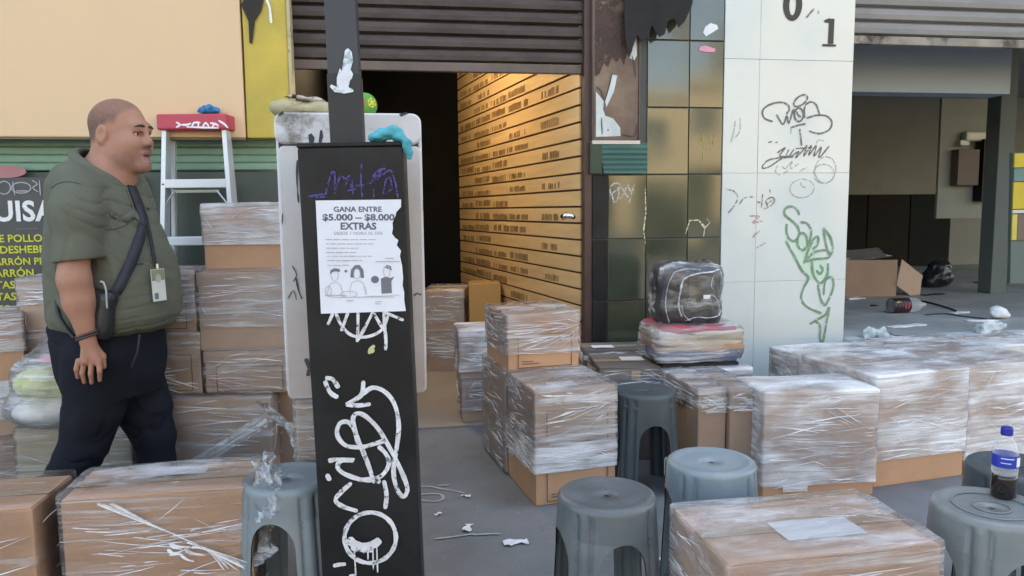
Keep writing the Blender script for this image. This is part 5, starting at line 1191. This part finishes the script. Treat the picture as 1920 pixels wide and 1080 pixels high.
# ---------------------------------------------------------------- chalk and litter on the pavement
gpl = Plane((0, 2.5, 0), (1, 0, 0), (0, 1, 0))
cm = thing('chalk_mark', 'faint white chalk loops on the pavement right of the post', 'chalk mark', (0, 2.5, 0)); MW[cm.name] = T(0, 2.5, 0)
def g7(p): return [(760+x/3.6, 780+y/3.6) for x, y in p]
m_ch = M('pavement_chalk', (.42, .45, .44), .9, var=.2, scale=30)
for k, l in enumerate(([(60,482),(150,478),(230,492),(320,508),(400,524)], [(60,560),(120,575),(200,580),(245,570),(255,550),(230,532),(150,530),(60,540)], [(220,475),(300,468)], [(200,835),(330,820),(470,800)], [(460,808),(560,802),(640,802)])): obj('chalk_line', *strokes(gpl, [g7(l)], .012, .003+.0004*k, seed=51+k), m_ch, cm, world=True)
for i, (px, py, s_, lab) in enumerate(((967, 1019, .055, 'torn white paper scrap on the pavement near the front stool'), (877, 992, .04, 'grey white scrap at the end of the chalk line'), (874, 932, .025, 'white pebble like scrap beside the upper chalk loop'), (822, 966, .02, 'small white crumb below the chalk loops'), (1234, 1050, .03, 'white crumb on the pavement between front stool and tan carton'))):
    p_ = gnd(px, py, 0); t = thing('litter_scrap', lab, 'litter', (p_.x, p_.y, .001), i*1.3, 'litter on the pavement')
    vs = []; n = 7
    for a in range(n+1):
        for b_ in range(n+1):
            x, y = (a/n-.5)*s_*1.7, (b_/n-.5)*s_*.7*(1+.4*math.sin(a))
            vs.append((x, y, .004+.012*abs(noise.noise(Vector((x*60, y*60, i*3.3))))))
    obj('scrap', vs, [(a*(n+1)+b_, (a+1)*(n+1)+b_, (a+1)*(n+1)+b_+1, a*(n+1)+b_+1) for a in range(n) for b_ in range(n)], m_inkgrey if i == 5 else m_paper, t)

rg = random.Random(99); vs, fs = [], []
for k in range(900):
    px, py = rg.uniform(775, 1480), rg.uniform(815, 1079); p_ = gnd(px, py, 0); q = rg.uniform(.0012, .0045)
    if not (-.4 < p_.x < 2.1): continue
    n = len(vs); a = rg.uniform(0, 6.28)
    vs += [(p_.x+q*math.cos(a+i*2.09)*rg.uniform(.6, 1.5), p_.y+q*math.sin(a+i*2.09)*rg.uniform(.6, 1.5), .0005) for i in range(3)]+[(p_.x, p_.y, q*.9)]
    fs += [(n, n+1, n+3), (n+1, n+2, n+3), (n+2, n, n+3)]
o = obj('grit', vs, fs, M('pale_grit', (.34, .34, .33), .9, var=.6, scale=90), None); o['kind'] = 'stuff'; o['label'] = 'fine pale grit and dust scattered over the grey pavement'; o['category'] = 'grit'

# ---------------------------------------------------------------- the walking man
BD = 2.98                                             # his distance from the lens, straight ahead
rv = Vector((math.cos(YAW), -math.sin(YAW), 0)); bv = Vector((math.sin(YAW), math.cos(YAW), 0))
def mp(px, py, off=0.0):
    d = ray(px, py); q = CAM_P + d*((BD+off)/d.dot(bv)); return q
MX = mp(200, 600).dot(rv)
mbase = rv*MX + bv*BD
man = thing('person', 'heavy man with shaved head, olive short sleeved shirt and dark trousers, walking past the cartons', 'person', (mbase.x, mbase.y, 0), -YAW)
def lx(px, py, off=0.0): q = mp(px, py, off); return q.dot(rv)-MX, q.z          # local x (ahead), z
def lp(px, py, off=0.0): x, z = lx(px, py, off); return (x, off, z)
PSI = R(-18)
def ringp(py, back, front, b_, off=0.0, a_add=0.0):
    x0, z = lx(back, py, off); x1, _ = lx(front, py, off); hw = (x1-x0)/2
    c, s = math.cos(PSI), math.sin(PSI)
    a = math.sqrt(max(hw*hw-(b_*s)**2, .0004))/abs(c)
    return (z, (x0+x1)/2, off, a+a_add, b_, PSI)
m_skin = M('skin', (.41, .21, .14),   .55, var=.14, scale=16, spec=.28, bump=.1, bscale=120, col2=(.48, .23, .16), amt2=.4, scale2=7, edge2=.4)
m_lip = M('lip_skin', (.30, .12, .095), .5)
m_shirt = M('olive_shirt', (.122, .126, .090), .9, var=.10, scale=5, bump=.25, bscale=260)
m_trs = M('dark_trousers', (.015, .017, .024), .95, spec=.15, var=.2, scale=5, bump=.2, bscale=260)
HP = R(-8); hc = np.array(lp(225, 245, 0.0)); ch, sh_ = math.cos(HP), math.sin(HP)
HR = np.array([[ch, -sh_, 0], [sh_, ch, 0], [0, 0, 1.0]])
HS = .945
hc = hc + np.array([-.004, 0, .002])
def hp(f, l, z): return hc + HR @ np.array([f, l, z])*HS
B_ = Field((-.42, -.40, .02), (.40, .40, 1.78), .0042)
def he(c, r, k=.02, sub=False, tilt=0):
    ct, st = math.cos(tilt), math.sin(tilt); B_.ell(hp(*c), [q*HS for q in r], k, HR @ np.array([[ct, 0, st], [0, 1, 0], [-st, 0, ct]]), sub)
def hcn(a, b, ra, rb, k=.02): B_.cone(hp(*a), hp(*b), ra*HS, rb*HS, k)
he((-.008, 0, .028), (.116, .083, .098))
he((.045, 0, -.05), (.078, .070, .105), .03)
he((.030, .028, -.105), (.072, .042, .050), .03); he((.030, -.028, -.105), (.072, .042, .050), .03)
hcn((.030, 0, -.138), (-.03, 0, -.19), .056, .078, .03)
hcn((-.035, 0, -.08), (-.090, 0, -.29), .078, .084, .05)
hcn((.100, -.042, .010), (.100, .042, .010), .020, .020, .02)
he((.072, .045, -.055), (.042, .03, .035), .03); he((.072, -.045, -.055), (.042, .03, .035), .03)
hcn((.108, 0, .000), (.128, 0, -.052), .0125, .018, .014)
he((.117, .016, -.060), (.019, .0145, .013), .010); he((.117, -.016, -.060), (.019, .0145, .013), .010)
hcn((.110, -.022, -.098), (.118, 0, -.094), .010, .012, .010); hcn((.110, .022, -.098), (.118, 0, -.094), .010, .012, .010)
hcn((.106, -.020, -.122), (.113, 0, -.124), .010, .012, .010); hcn((.106, .020, -.122), (.113, 0, -.124), .010, .012, .010)
he((.098, 0, -.152), (.032, .036, .026), .025)
for s in (-1, 1):
    he((.112, s*.034, -.022), (.021, .022, .014), .010, True)
    he((.104, s*.034, -.010), (.012, .020, .006), .008); he((.103, s*.034, -.034), (.012, .018, .005), .008)
    he((-.018, s*.086, -.026), (.026, .013, .041), .005, tilt=.2)
    he((-.014, s*.103, -.020), (.017, .014, .028), .004, True, tilt=.2)
    he((-.014, s*.080, -.060), (.010, .009, .012), .006)
    he((.126, s*.009, -.069), (.007, .005, .004), .004, True)
he((.124, 0, -.110), (.012, .022, .0025), .005, True)
# trunk and legs carry the clothes
B_.cone(lp(188, 350), lp(200, 600), .11, .14, .05)
B_.cone(lp(165, 350, -.13), lp(170, 350, .13), .05, .05, .05)
# near arm
AO = -.265
sh0 = lp(135, 372, -.205); el = lp(139, 525, AO-.01); wr = lp(164, 634, AO)
B_.chain([sh0, lp(138, 440, AO+.02), el], [.062, .058, .050], .03)
B_.chain([el, lp(149, 565, AO), wr], [.053, .052, .031], .03)
# near hand: palm, four fingers, thumb
B_.cone(lp(166, 644, AO), lp(160, 676, AO-.004), .024, .019, .012)
B_.cone(lp(167, 644, AO), lp(181, 676, AO+.002), .024, .019, .012)
kn = [(147, 676), (158, 681), (171, 682), (185, 677)]; tips = [((143, 692), (146, 708)), ((154, 700), (158, 717)), (( 170, 701), (172, 718)), ((187, 696), (187, 713))]
for (k0, (k1, k2)) in zip(kn, tips):
    B_.chain([lp(*k0, AO-.002), lp(*k1, AO-.006), lp(*k2, AO+.010)], [.0105, .0092, .0078], .004)
B_.chain([lp(178, 650, AO+.012), lp(193, 668, AO+.022), lp(195, 688, AO+.024)], [.014, .011, .009], .008)
# far arm, held down on the hidden side
B_.chain([lp(172, 350, .2), lp(172, 500, .285), lp(186, 620, .28)], [.06, .05, .03], .03)
B_.cone(lp(187, 632, .28), lp(189, 670, .28), .03, .025, .012)
for k in range(4):
    yy = .255+.018*k; B_.chain([(lp(190, 676)[0]+.002*k, yy, lp(190, 676)[2]), (lp(195, 698)[0], yy, lp(195, 698)[2]), (lp(192, 714)[0], yy, lp(192, 714)[2])], [.010, .009, .0075], .004)
B_.chain([lp(197, 650, .262), lp(205, 670, .255), lp(206, 688, .255)], [.013, .011, .009], .008)
# legs inside the trousers
hipn, knn, ann = lp(190, 655, -.10), lp(160, 835, -.11), lp(72, 968, -.12)
hipf, knf, anf = lp(215, 655, .10), lp(284, 805, .10), lp(296, 968, .10)
for a, k_, c in ((hipn, knn, ann), (hipf, knf, anf)): B_.chain([a, k_, c], [.08, .055, .04], .03)
bvs, bfs = B_.mesh(2)
loc = (bvs-hc) @ HR / HS
mouth = (np.abs(loc[:, 1]) < .026) & (loc[:, 0] > .100) & (loc[:, 2] > -.131) & (loc[:, 2] < -.092)
midx = mouth[bfs].all(1).astype(int)
obj('body', bvs, bfs, m_skin, man, smooth=True, mats=[m_skin, m_lip], midx=midx)
# buzz cut hair: a thin cap over the scalp, thinning into the skin at its edges
nrm = vnormals(bvs, bfs)
hl = loc[:, 2] - np.interp(loc[:, 0], [-.14, -.06, -.03, .01, .035, .06, .085, .13], [-.075, -.065, -.03, .012, .012, .052, .070, .092])
ear = np.exp(-(((loc[:, 0]+.016)/.03)**2+((loc[:, 2]+.028)/.042)**2))
hl = hl - .05*(ear > .4)
ok = (hl > -.004) & (loc[:, 2] > -.085) & (loc[:, 2] < .2)
fk = bfs[ok[bfs].all(1)]; used = np.unique(fk); rem = np.full(len(bvs), -1); rem[used] = np.arange(len(used))
m_hair = bpy.data.materials.new('buzz_cut_hair'); m_hair.use_nodes = True
N, L = m_hair.node_tree.nodes, m_hair.node_tree.links; b = N['Principled BSDF']; b.inputs['Base Color'].default_value = (.10, .085, .075, 1); b.inputs['Roughness'].default_value = .7
at_ = N.new('ShaderNodeAttribute'); at_.attribute_name = 'hair_cover'; tcn = N.new('ShaderNodeTexCoord'); nn_ = N.new('ShaderNodeTexNoise'); nn_.inputs['Scale'].default_value = 260; L.new(tcn.outputs['Object'], nn_.inputs['Vector'])
mm_ = N.new('ShaderNodeMath'); mm_.operation = 'MULTIPLY'; L.new(at_.outputs['Fac'], mm_.inputs[0]); L.new(nn_.outputs['Fac'], mm_.inputs[1])
tr = N.new('ShaderNodeBsdfTransparent'); ms = N.new('ShaderNodeMixShader'); L.new(mm_.outputs[0], ms.inputs[0]); L.new(tr.outputs[0], ms.inputs[1]); L.new(b.outputs[0], ms.inputs[2]); L.new(ms.outputs[0], N['Material Output'].inputs[0])
ho = obj('hair', bvs[used]+nrm[used]*.0022, rem[fk], m_hair, man, smooth=True)
at2 = ho.data.attributes.new('hair_cover', 'FLOAT', 'POINT')
side = np.clip(1.2-(loc[used, 2]+.03)/.16, .5, 1.0)
at2.data.foreach_set('value', np.clip(np.clip(hl[used]/.035, 0, 1)*side, 0, 1.1).astype(np.float32))
# stubble on jaw and chin, a darker band above the lip
mo = np.exp(-(((loc[:, 2]+.080)/.011)**2)-(loc[:, 1]/.030)**2)*(loc[:, 0] > .085)
jaw = np.clip((-.088-loc[:, 2])/.03, 0, 1)*np.clip((loc[:, 0]+.01)/.04, 0, 1)*np.clip((loc[:, 2]+.185)/.03, 0, 1)*(~mouth)
cov = np.clip(.34*jaw+1.25*mo, 0, 1.0); okb = cov > .02
fb_ = bfs[okb[bfs].all(1)]; ub_ = np.unique(fb_); rb_ = np.full(len(bvs), -1); rb_[ub_] = np.arange(len(ub_))
sb_ = obj('stubble_and_lip_band', bvs[ub_]+nrm[ub_]*.0012, rb_[fb_], m_hair, man, smooth=True)
sb_.data.attributes.new('hair_cover', 'FLOAT', 'POINT').data.foreach_set('value', cov[ub_].astype(np.float32))
# eyes, brows
body_bvh = BVHTree.FromPolygons([Vector(v) for v in bvs], [tuple(int(i) for i in f) for f in bfs])
m_lid = M('eyelid_skin', (.17, .08, .055), .6)
def on_face(lz, off):
    out = []
    for l_, z_ in lz:
        d_ = Vector(HR @ np.array([-1.0, 0, 0])); h_ = body_bvh.ray_cast(Vector(hp(.25, l_, z_)), d_)
        out.append(h_[0]+h_[1]*off)
    return out
m_eye = M('eye_white', (.55, .50, .46), .25); m_iris = M('dark_iris', (.02, .013, .01), .15); m_brow = M('eyebrow', (.035, .025, .02), .8)
for s in (-1, 1):
    c = Vector(hp(.094, s*.034, -.022)); e_ = lathe([(.012*math.sin(R(a)), -.012*math.cos(R(a))) for a in range(5, 180, 14)], 14)
    ro = Matrix(HR.tolist()).to_4x4() @ RY(R(90))
    eo = obj('eye', [ro @ Vector(v)+c for v in e_[0]], e_[1], m_eye, man, smooth=True)
    i_ = lathe([(.0001, .0122), (.005, .0118), (.0058, .0108)], 12); g_ = Matrix(HR.tolist()).to_4x4() @ RY(R(90))
    obj('iris', [g_ @ Vector(v)+c for v in i_[0]], i_[1], m_iris, eo, smooth=True)
    P = on_face([(s*(.012+.046*t), .010+.012*t-.016*t*t) for t in (0, .2, .4, .6, .8, 1)], .0008)
    obj('eyebrow', *tube(P, [.003, .0050, .0052, .0046, .0036, .002], 6), m_brow, man, smooth=True)
    P = on_face([(s*(.016+.036*t), -.0135+.005*math.sin(3.1*t)-.003*t) for t in (0, .25, .5, .75, 1)], .0005)
    obj('eyelid', *tube(P, [.0015, .003, .0034, .003, .002], 6), m_lid, eo, smooth=True)
P = on_face([(.021*t, -.1095+.0025*(1-t*t)) for t in (-1, -.6, -.2, .2, .6, 1)], -.001)
obj('mouth_gap', *tube(P, [.0008, .0022, .0030, .0030, .0022, .0008], 6), M('mouth_dark', (.04, .012, .01), .6), man, smooth=True)
# shirt
Sf = Field((-.36, -.42, .66), (.40, .40, 1.62), .0062)
rings = [ringp(287, 158, 228, .10), ringp(300, 146, 236, .13), ringp(318, 124, 246, .175), ringp(345, 112, 257, .195), ringp(385, 110, 271, .205), ringp(425, 110, 285, .212), ringp(480, 106, 310, .235), ringp(520, 107, 323, .24), ringp(560, 108, 329, .24), ringp(590, 108, 327, .235), ringp(609, 114, 318, .22), ringp(618, 150, 305, .19), ringp(623, 190, 296, .14)]
Sf.loft(rings, .02)
Sf.chain([lp(145, 352, -.17), lp(143, 400, -.228), lp(145, 512, -.264)], [.080, .083, .081], .045)
Sf.chain([lp(170, 350, .17), lp(165, 400, .235), lp(169, 512, .28)], [.084, .088, .086], .045)
# open neck and sleeve ends
for (hx, hy, ho) in ((145, 489, -.264), (168, 489, .28)):
    hc_ = lp(hx, hy, ho)
    def cut(X, Y, Z, hc_=hc_):
        x, y, z = X-hc_[0], Y-hc_[1], Z-hc_[2]
        return np.maximum(np.maximum(z-.10*x, .212-np.abs(Y)), np.maximum(np.sqrt(x*x+y*y)-.115, -.14-z))
    Sf.put((hc_[0]-.13, hc_[1]-.13, hc_[2]-.16), (hc_[0]+.13, hc_[1]+.13, hc_[2]+.03), cut, .003, True)
    Sf.cone((hc_[0]+.002, hc_[1], hc_[2]-.02), (hc_[0]-.002, hc_[1], hc_[2]+.045), .066, .050, .004, True)
nb, nt = hp(-.055, 0, -.17), hp(.02, 0, -.10)
Sf.cone(lp(139, 500, -.268), lp(143, 560, -.27), .072, .09, .004, True) if False else None
cp0, cp1 = lx(150, 283), lx(240, 345); slp = (cp1[1]-cp0[1])/(cp1[0]-cp0[0])
cm_ = Vector(((cp0[0]+cp1[0])/2+.002, 0, (cp0[1]+cp1[1])/2)); al_ = math.atan(-slp); ps_ = R(-14)
cu = Vector((math.cos(ps_)*math.cos(al_), math.sin(ps_)*math.cos(al_), -math.sin(al_))); cv = Vector((-math.sin(ps_), math.cos(ps_), 0)); cn = cu.cross(cv)
def neckhole(X, Y, Z):
    x, y, z = X-cm_.x, Y-cm_.y, Z-cm_.z
    n_ = x*cn.x+y*cn.y+z*cn.z; u_ = x*cu.x+y*cu.y+z*cu.z; v_ = x*cv.x+y*cv.y+z*cv.z
    return np.maximum(-n_-.03, np.sqrt((u_/1.08)**2+v_**2)-.106)
Sf.put((-.32, -.3, 1.15), (.32, .3, 1.62), neckhole, .006, True)
def shoulder_cut(X, Y, Z):
    x, y, z = X-cm_.x, Y-cm_.y, Z-cm_.z
    n_ = x*cn.x+y*cn.y+z*cn.z; u_ = x*cu.x+y*cu.y+z*cu.z; v_ = x*cv.x+y*cv.y+z*cv.z; r_ = np.sqrt((u_/1.08)**2+v_**2)
    return np.maximum(-n_+.004+.35*np.maximum(r_-.11, 0), r_-.19)
Sf.put((-.34, -.3, 1.15), (.34, .3, 1.62), shoulder_cut, .02, True)
svs, sfs = Sf.mesh(2); sn = vnormals(svs, sfs)
# trim the sleeves to clean slanted hems, hollow the cuffs
armpit = np.array(lp(208, 395, -.20)); hemc = np.array(lp(225, 600, -.2)); elb = np.array(lp(150, 430, -.27))
def crease(p, c, r, fx, fz, sd, ph):
    g = math.exp(-((p[0]-c[0])**2+(p[2]-c[2])**2)/(r*r))
    if g < .03: return 0.0
    t = math.sin((p[0]*fx+p[2]*fz)+ph+2.2*nz(p, 5, sd)); return -g*(1-min(1, abs(t)/.45))**1.3*.45
def fold(p):
    v = .0030*nz((p[0]*.8, p[1]*.6, p[2]*1.5), 9, 1)
    v += .016*crease(p, armpit, .10, 42, 66, 2, .4) + .012*crease(p, hemc, .11, -22, 85, 3, 1.0) + .010*crease(p, elb, .11, 60, 25, 4, 0) + .006*crease(p, np.array(lp(285, 470)), .12, 35, 60, 6, .5)
    r_ = abs(nz((p[0]+.4*p[2], p[1]*.7, p[2]-.2*p[0]), 6.0, 2)); v -= .005*(1-min(1, r_/.16))
    return v
dd = np.array([fold(p) for p in svs])
svs2 = svs + sn*dd[:, None]
so_ = obj('shirt', svs2, sfs, m_shirt, man, smooth=True)
shirt_bvh = BVHTree.FromPolygons([Vector(v) for v in svs2], [tuple(int(i) for i in f) for f in sfs])
minv = mw(man).inverted()
def on_shirt(px, py, off=.003):
    o_ = minv @ CAM_P; d_ = (minv.to_3x3() @ ray(px, py)).normalized()
    h_ = shirt_bvh.ray_cast(o_, d_)
    return (h_[0] + h_[1]*off, h_[1]) if h_[0] is not None else None
def band(pts, w, off=.004, thick=.002, n=8):
    """strip following the shirt between picture points, w metres wide, with some thickness"""
    P = catmull([Vector(p) for p in pts], n); vs, fs, rows = [], [], 0
    hits = [h for h in (on_shirt(p.x, p.y, off) for p in P) if h]
    pos = [h[0] for h in hits]
    if len(hits) < 3: return [(0, 0, 1.2), (.001, 0, 1.2), (0, .001, 1.2)], [(0, 1, 2)]
    for _ in range(2): pos = [pos[0]]+[(pos[i-1]+pos[i]*2+pos[i+1])/4 for i in range(1, len(pos)-1)]+[pos[-1]]
    for i, p_ in enumerate(pos):
        t_ = (pos[min(i+1, len(pos)-1)]-pos[max(i-1, 0)]).normalized(); nn = hits[i][1]; s_ = nn.cross(t_).normalized()
        for a, b_ in ((-1, 0), (1, 0), (1, 1), (-1, 1)): vs.append(p_ + s_*(a*w/2) + nn*(thick*b_))
    for i in range(len(pos)-1):
        for k in range(4): fs.append((4*i+k, 4*i+(k+1) % 4, 4*i+4+(k+1) % 4, 4*i+4+k))
    fs += [(3,2,1,0), tuple(4*(len(pos)-1)+k for k in range(4))]
    return vs, fs
# collar, placket, pocket flaps, sleeve seam
m_trim = M('olive_trim', (.115, .118, .088), .85, bump=.2, bscale=260); m_darkc = M('dark_collar', (.03, .036, .04), .8)
def collar_ring(prof, ru, rv_, mat, nm):
    vs, fs = [], []; n = 44; a0 = R(8)
    for i in range(n+1):
        a = a0+(2*math.pi-2*a0)*i/n; fr_t = max(0, math.cos(a))**8
        for dr, dn in prof:
            vs.append(cm_ + cu*.006 + cu*((ru+dr)*math.cos(a)) + cv*((rv_+dr)*math.sin(a)) + cn*((dn*(1-.25*fr_t)*(1-.42*max(0, -math.cos(a))) if dn > 0 else dn)-.015*fr_t))
    m_ = len(prof)
    for i in range(n):
        for k in range(m_-1): fs.append((i*m_+k, i*m_+k+1, (i+1)*m_+k+1, (i+1)*m_+k))
    return obj(nm, vs, fs, mat, so_, smooth=True)
collar_ring([(-.004, -.02), (-.006, .020), (-.002, .028), (.004, .0275), (.013, .019), (.024, .006), (.030, -.004), (.027, -.006), (.012, .008)], .112, .108, m_shirt, 'collar')
collar_ring([(-.008, -.02), (-.011, .016), (-.008, .023), (-.004, .023)], .111, .107, m_darkc, 'collar_lining')
for pts in ([(252, 352), (262, 392), (273, 430), (283, 480)], [(97, 352), (110, 343), (130, 340), (152, 345)], ):
    vs, fs = band(pts, .007, .001, .002); obj('seam', vs, fs, m_trim, so_, smooth=True)
vs, fs = band([(205, 402), (230, 412), (250, 402), (268, 418)], .030, .002, .004); obj('pocket_flap', vs, fs, m_trim, so_, smooth=True)
vs, fs = band([(196, 430), (215, 428), (238, 420)], .006, .001, .003); obj('pocket_seam', vs, fs, m_trim, so_, smooth=True)
vs, fs = band([(236, 350), (246, 380), (256, 410)], .006, .001, .003); obj('placket_edge', vs, fs, m_trim, so_, smooth=True)
for px_, py_ in ((247, 410), (300, 556), (276, 392)):
    hb = on_shirt(px_, py_, .004)
    if hb:
        q_ = hb[1].to_track_quat('Z', 'Y').to_matrix().to_4x4(); obj('button', [Matrix.Translation(hb[0]) @ q_ @ Vector(v) for v in lathe([(.006, 0), (.006, .002), (.004, .003)], 10)[0]], lathe([(.006, 0), (.006, .002), (.004, .003)], 10)[1], m_darkc, so_)
vs, fs = band([(250, 494), (258, 495), (268, 494)], .005, .001, .002); obj('stitched_mark', vs, fs, m_inkblack, so_, smooth=True)
# trousers
Tf = Field((-.42, -.34, .02), (.42, .34, .95), .0065)
Tf.loft([ringp(588, 114, 300, .20), ringp(610, 108, 296, .205), ringp(650, 113, 300, .20), ringp(700, 124, 300, .19), ringp(735, 135, 290, .17)], .03)
Tf.chain([lp(190, 668, -.10), lp(176, 765, -.108), lp(157, 838, -.11), lp(112, 912, -.115), lp(74, 966, -.12)], [.140, .112, .090, .078, .072], .018)
Tf.chain([lp(224, 668, .10), lp(270, 765, .10), lp(289, 815, .10), lp(296, 885, .10), lp(299, 966, .10)], [.148, .110, .086, .074, .070], .018)
tvs, tfs = Tf.mesh(2); tn = vnormals(tvs, tfs)
def tfold(p):
    v = .006*nz((p[0], p[1], p[2]*1.3), 8, 3)
    r_ = abs(nz((p[0]*.8+.4*p[2], p[1], p[2]), 9, 8)); w_ = math.exp(-((p[2]-.36)/.16)**2)+math.exp(-((p[2]-.80)/.07)**2)*.6+math.exp(-((p[2]-.1)/.08)**2)
    return v - .010*(1-min(1, r_/.2))*min(1, w_)
tvs = tvs + tn*np.array([tfold(p) for p in tvs])[:, None]
tro = obj('trousers', tvs, tfs, m_trs, man, smooth=True)
pk = [Vector(lp(x, y, -.222+.006*math.sin(i))) for i, (x, y) in enumerate(((262, 628), (258, 660), (246, 690)))]
obj('pocket_edge', *tube(pk, .004, 6), M('trouser_edge', (.03, .033, .045), .9), tro, smooth=True)
# shoes
m_shoe = M('black_shoe', (.018, .017, .017), .35, var=.2)
for (ank, pitch_) in ((ann, .45), (anf, 0.0)):
    F2 = Field((-.2, -.1, -.12), (.26, .1, .14), .006)
    F2.cone((-.02, 0, -.005), (-.03, 0, .06), .046, .05, .02); F2.ell((-.03, 0, -.035), (.06, .042, .04), .02); F2.ell((.08, 0, -.045), (.11, .05, .036), .03)
    F2.put((-.2, -.1, -.12), (.26, .1, -.05), lambda X, Y, Z: (-.062-Z)+0*X+0*Y if False else (Z+.062)+0*X+0*Y, .004, True) if False else None
    v_, f_ = F2.mesh(1); v_[:, 2] = np.maximum(v_[:, 2], -.070)
    zg = .071
    Mx = T(ank[0]+.02, ank[1], zg if not pitch_ else zg+.035) @ RZ(PSI) @ RY(pitch_)
    obj('shoe', [Mx @ Vector(p) for p in v_], f_, m_shoe, man, smooth=True)
# crossbody strap with pouch
m_strap = M('navy_strap', (.022, .024, .034), .6, bump=.3, bscale=200); m_bagm = M('black_leather', (.022, .024, .025), .3, var=.2, bump=.15, bscale=90)
vs, fs = band([(246, 352), (262, 395), (268, 418), (258, 455), (243, 495), (224, 535), (206, 572)], .040, .006, .004)
pouch = obj('pouch', *rbox(.18, .06, .19, .03, 6, lambda p, n: .006*noise.noise(p*12)), m_bagm, man, smooth=True)
pc_ = lp(163, 590, -.235); pouch.location = (pc_[0]-.005, pc_[1]+.015, pc_[2]-.085); pouch.rotation_euler = (0, R(12), PSI*.6)
st = obj('shoulder_strap', vs, fs, m_strap, man, smooth=True)
P = [lp(x, y, o_) for x, y, o_ in ((188, 528, -.268), (194, 530, -.272), (199, 545, -.274), (200, 565, -.272), (201, 578, -.268))]
obj('grey_cord', *tube(catmull(P, 4), .0035, 6), M('grey_cord', (.4, .42, .42), .6), pouch if False else man, smooth=True)
P = [lp(x, y, o_) for x, y, o_ in ((106, 560, -.2), (110, 590, -.235), (128, 620, -.262), (140, 634, -.262))]
obj('pouch_strap', *tube(catmull(P, 5), .008, 6, flat=(1, .4)), m_bagm, man, smooth=True)
# lanyard with badge
vs, fs = band([(240, 345), (252, 372), (268, 400), (276, 428), (284, 468), (289, 500)], .013, .0075, .002)
lan = obj('lanyard', vs, fs, M('dark_lanyard', (.018, .022, .024), .7), man, smooth=True)
bh = on_shirt(293, 535, .012); nb_ = Vector((bh[1].x, bh[1].y, bh[1].z*.3)).normalized(); ub = Vector((0, 0, 1)).cross(nb_).normalized(); wb_ = nb_.cross(ub)
bpl = Plane(bh[0], ub, wb_)
def bq(x0, x1, z0, z1, o_): return [bpl.pt(x0, z0, o_), bpl.pt(x1, z0, o_), bpl.pt(x1, z1, o_), bpl.pt(x0, z1, o_)]
def bslab(x0, x1, z0, z1, o0, o1): return bq(x0, x1, z0, z1, o0)+bq(x0, x1, z0, z1, o1), [(3,2,1,0),(4,5,6,7),(0,1,5,4),(1,2,6,5),(2,3,7,6),(3,0,4,7)]
bd = obj('badge', *bslab(-.032, .032, -.062, .062, -.001, .001), M('badge_card', (.66, .68, .60), .35), man)
obj('badge_header', *bslab(-.030, .030, .018, .060, .0012, .0018), M('badge_olive', (.26, .27, .16), .4), bd)
e_ = [bpl.pt(.0+.014*math.cos(R(a)), .026+.016*math.sin(R(a)), .0026) for a in range(0, 360, 24)]; obj('badge_seal', e_, [tuple(range(15))], M('badge_grey', (.45, .45, .38), .4), bd)
obj('badge_photo', *bslab(-.024, -.006, -.054, -.030, .0012, .002), M('badge_photo', (.16, .18, .2), .5), bd)
obj('badge_clip', *bslab(-.005, .005, .062, .082, .0, .003), M('steel_clip', (.6, .6, .6), .25, .8), bd)
# bracelets
for dz, mt_ in ((0, m_inkblack), (.010, M('brown_beads', (.10, .05, .035), .5))):
    c = Vector(lp(164, 631, AO))+Vector((0, 0, dz)); P = [c+Vector((.037*math.cos(R(a)), .035*math.sin(R(a)), .012*math.cos(R(a)))) for a in range(0, 360, 15)]
    P.append(P[0]); obj('bracelet', *tube(P, .0048, 6, cap=False), mt_, man, smooth=True)
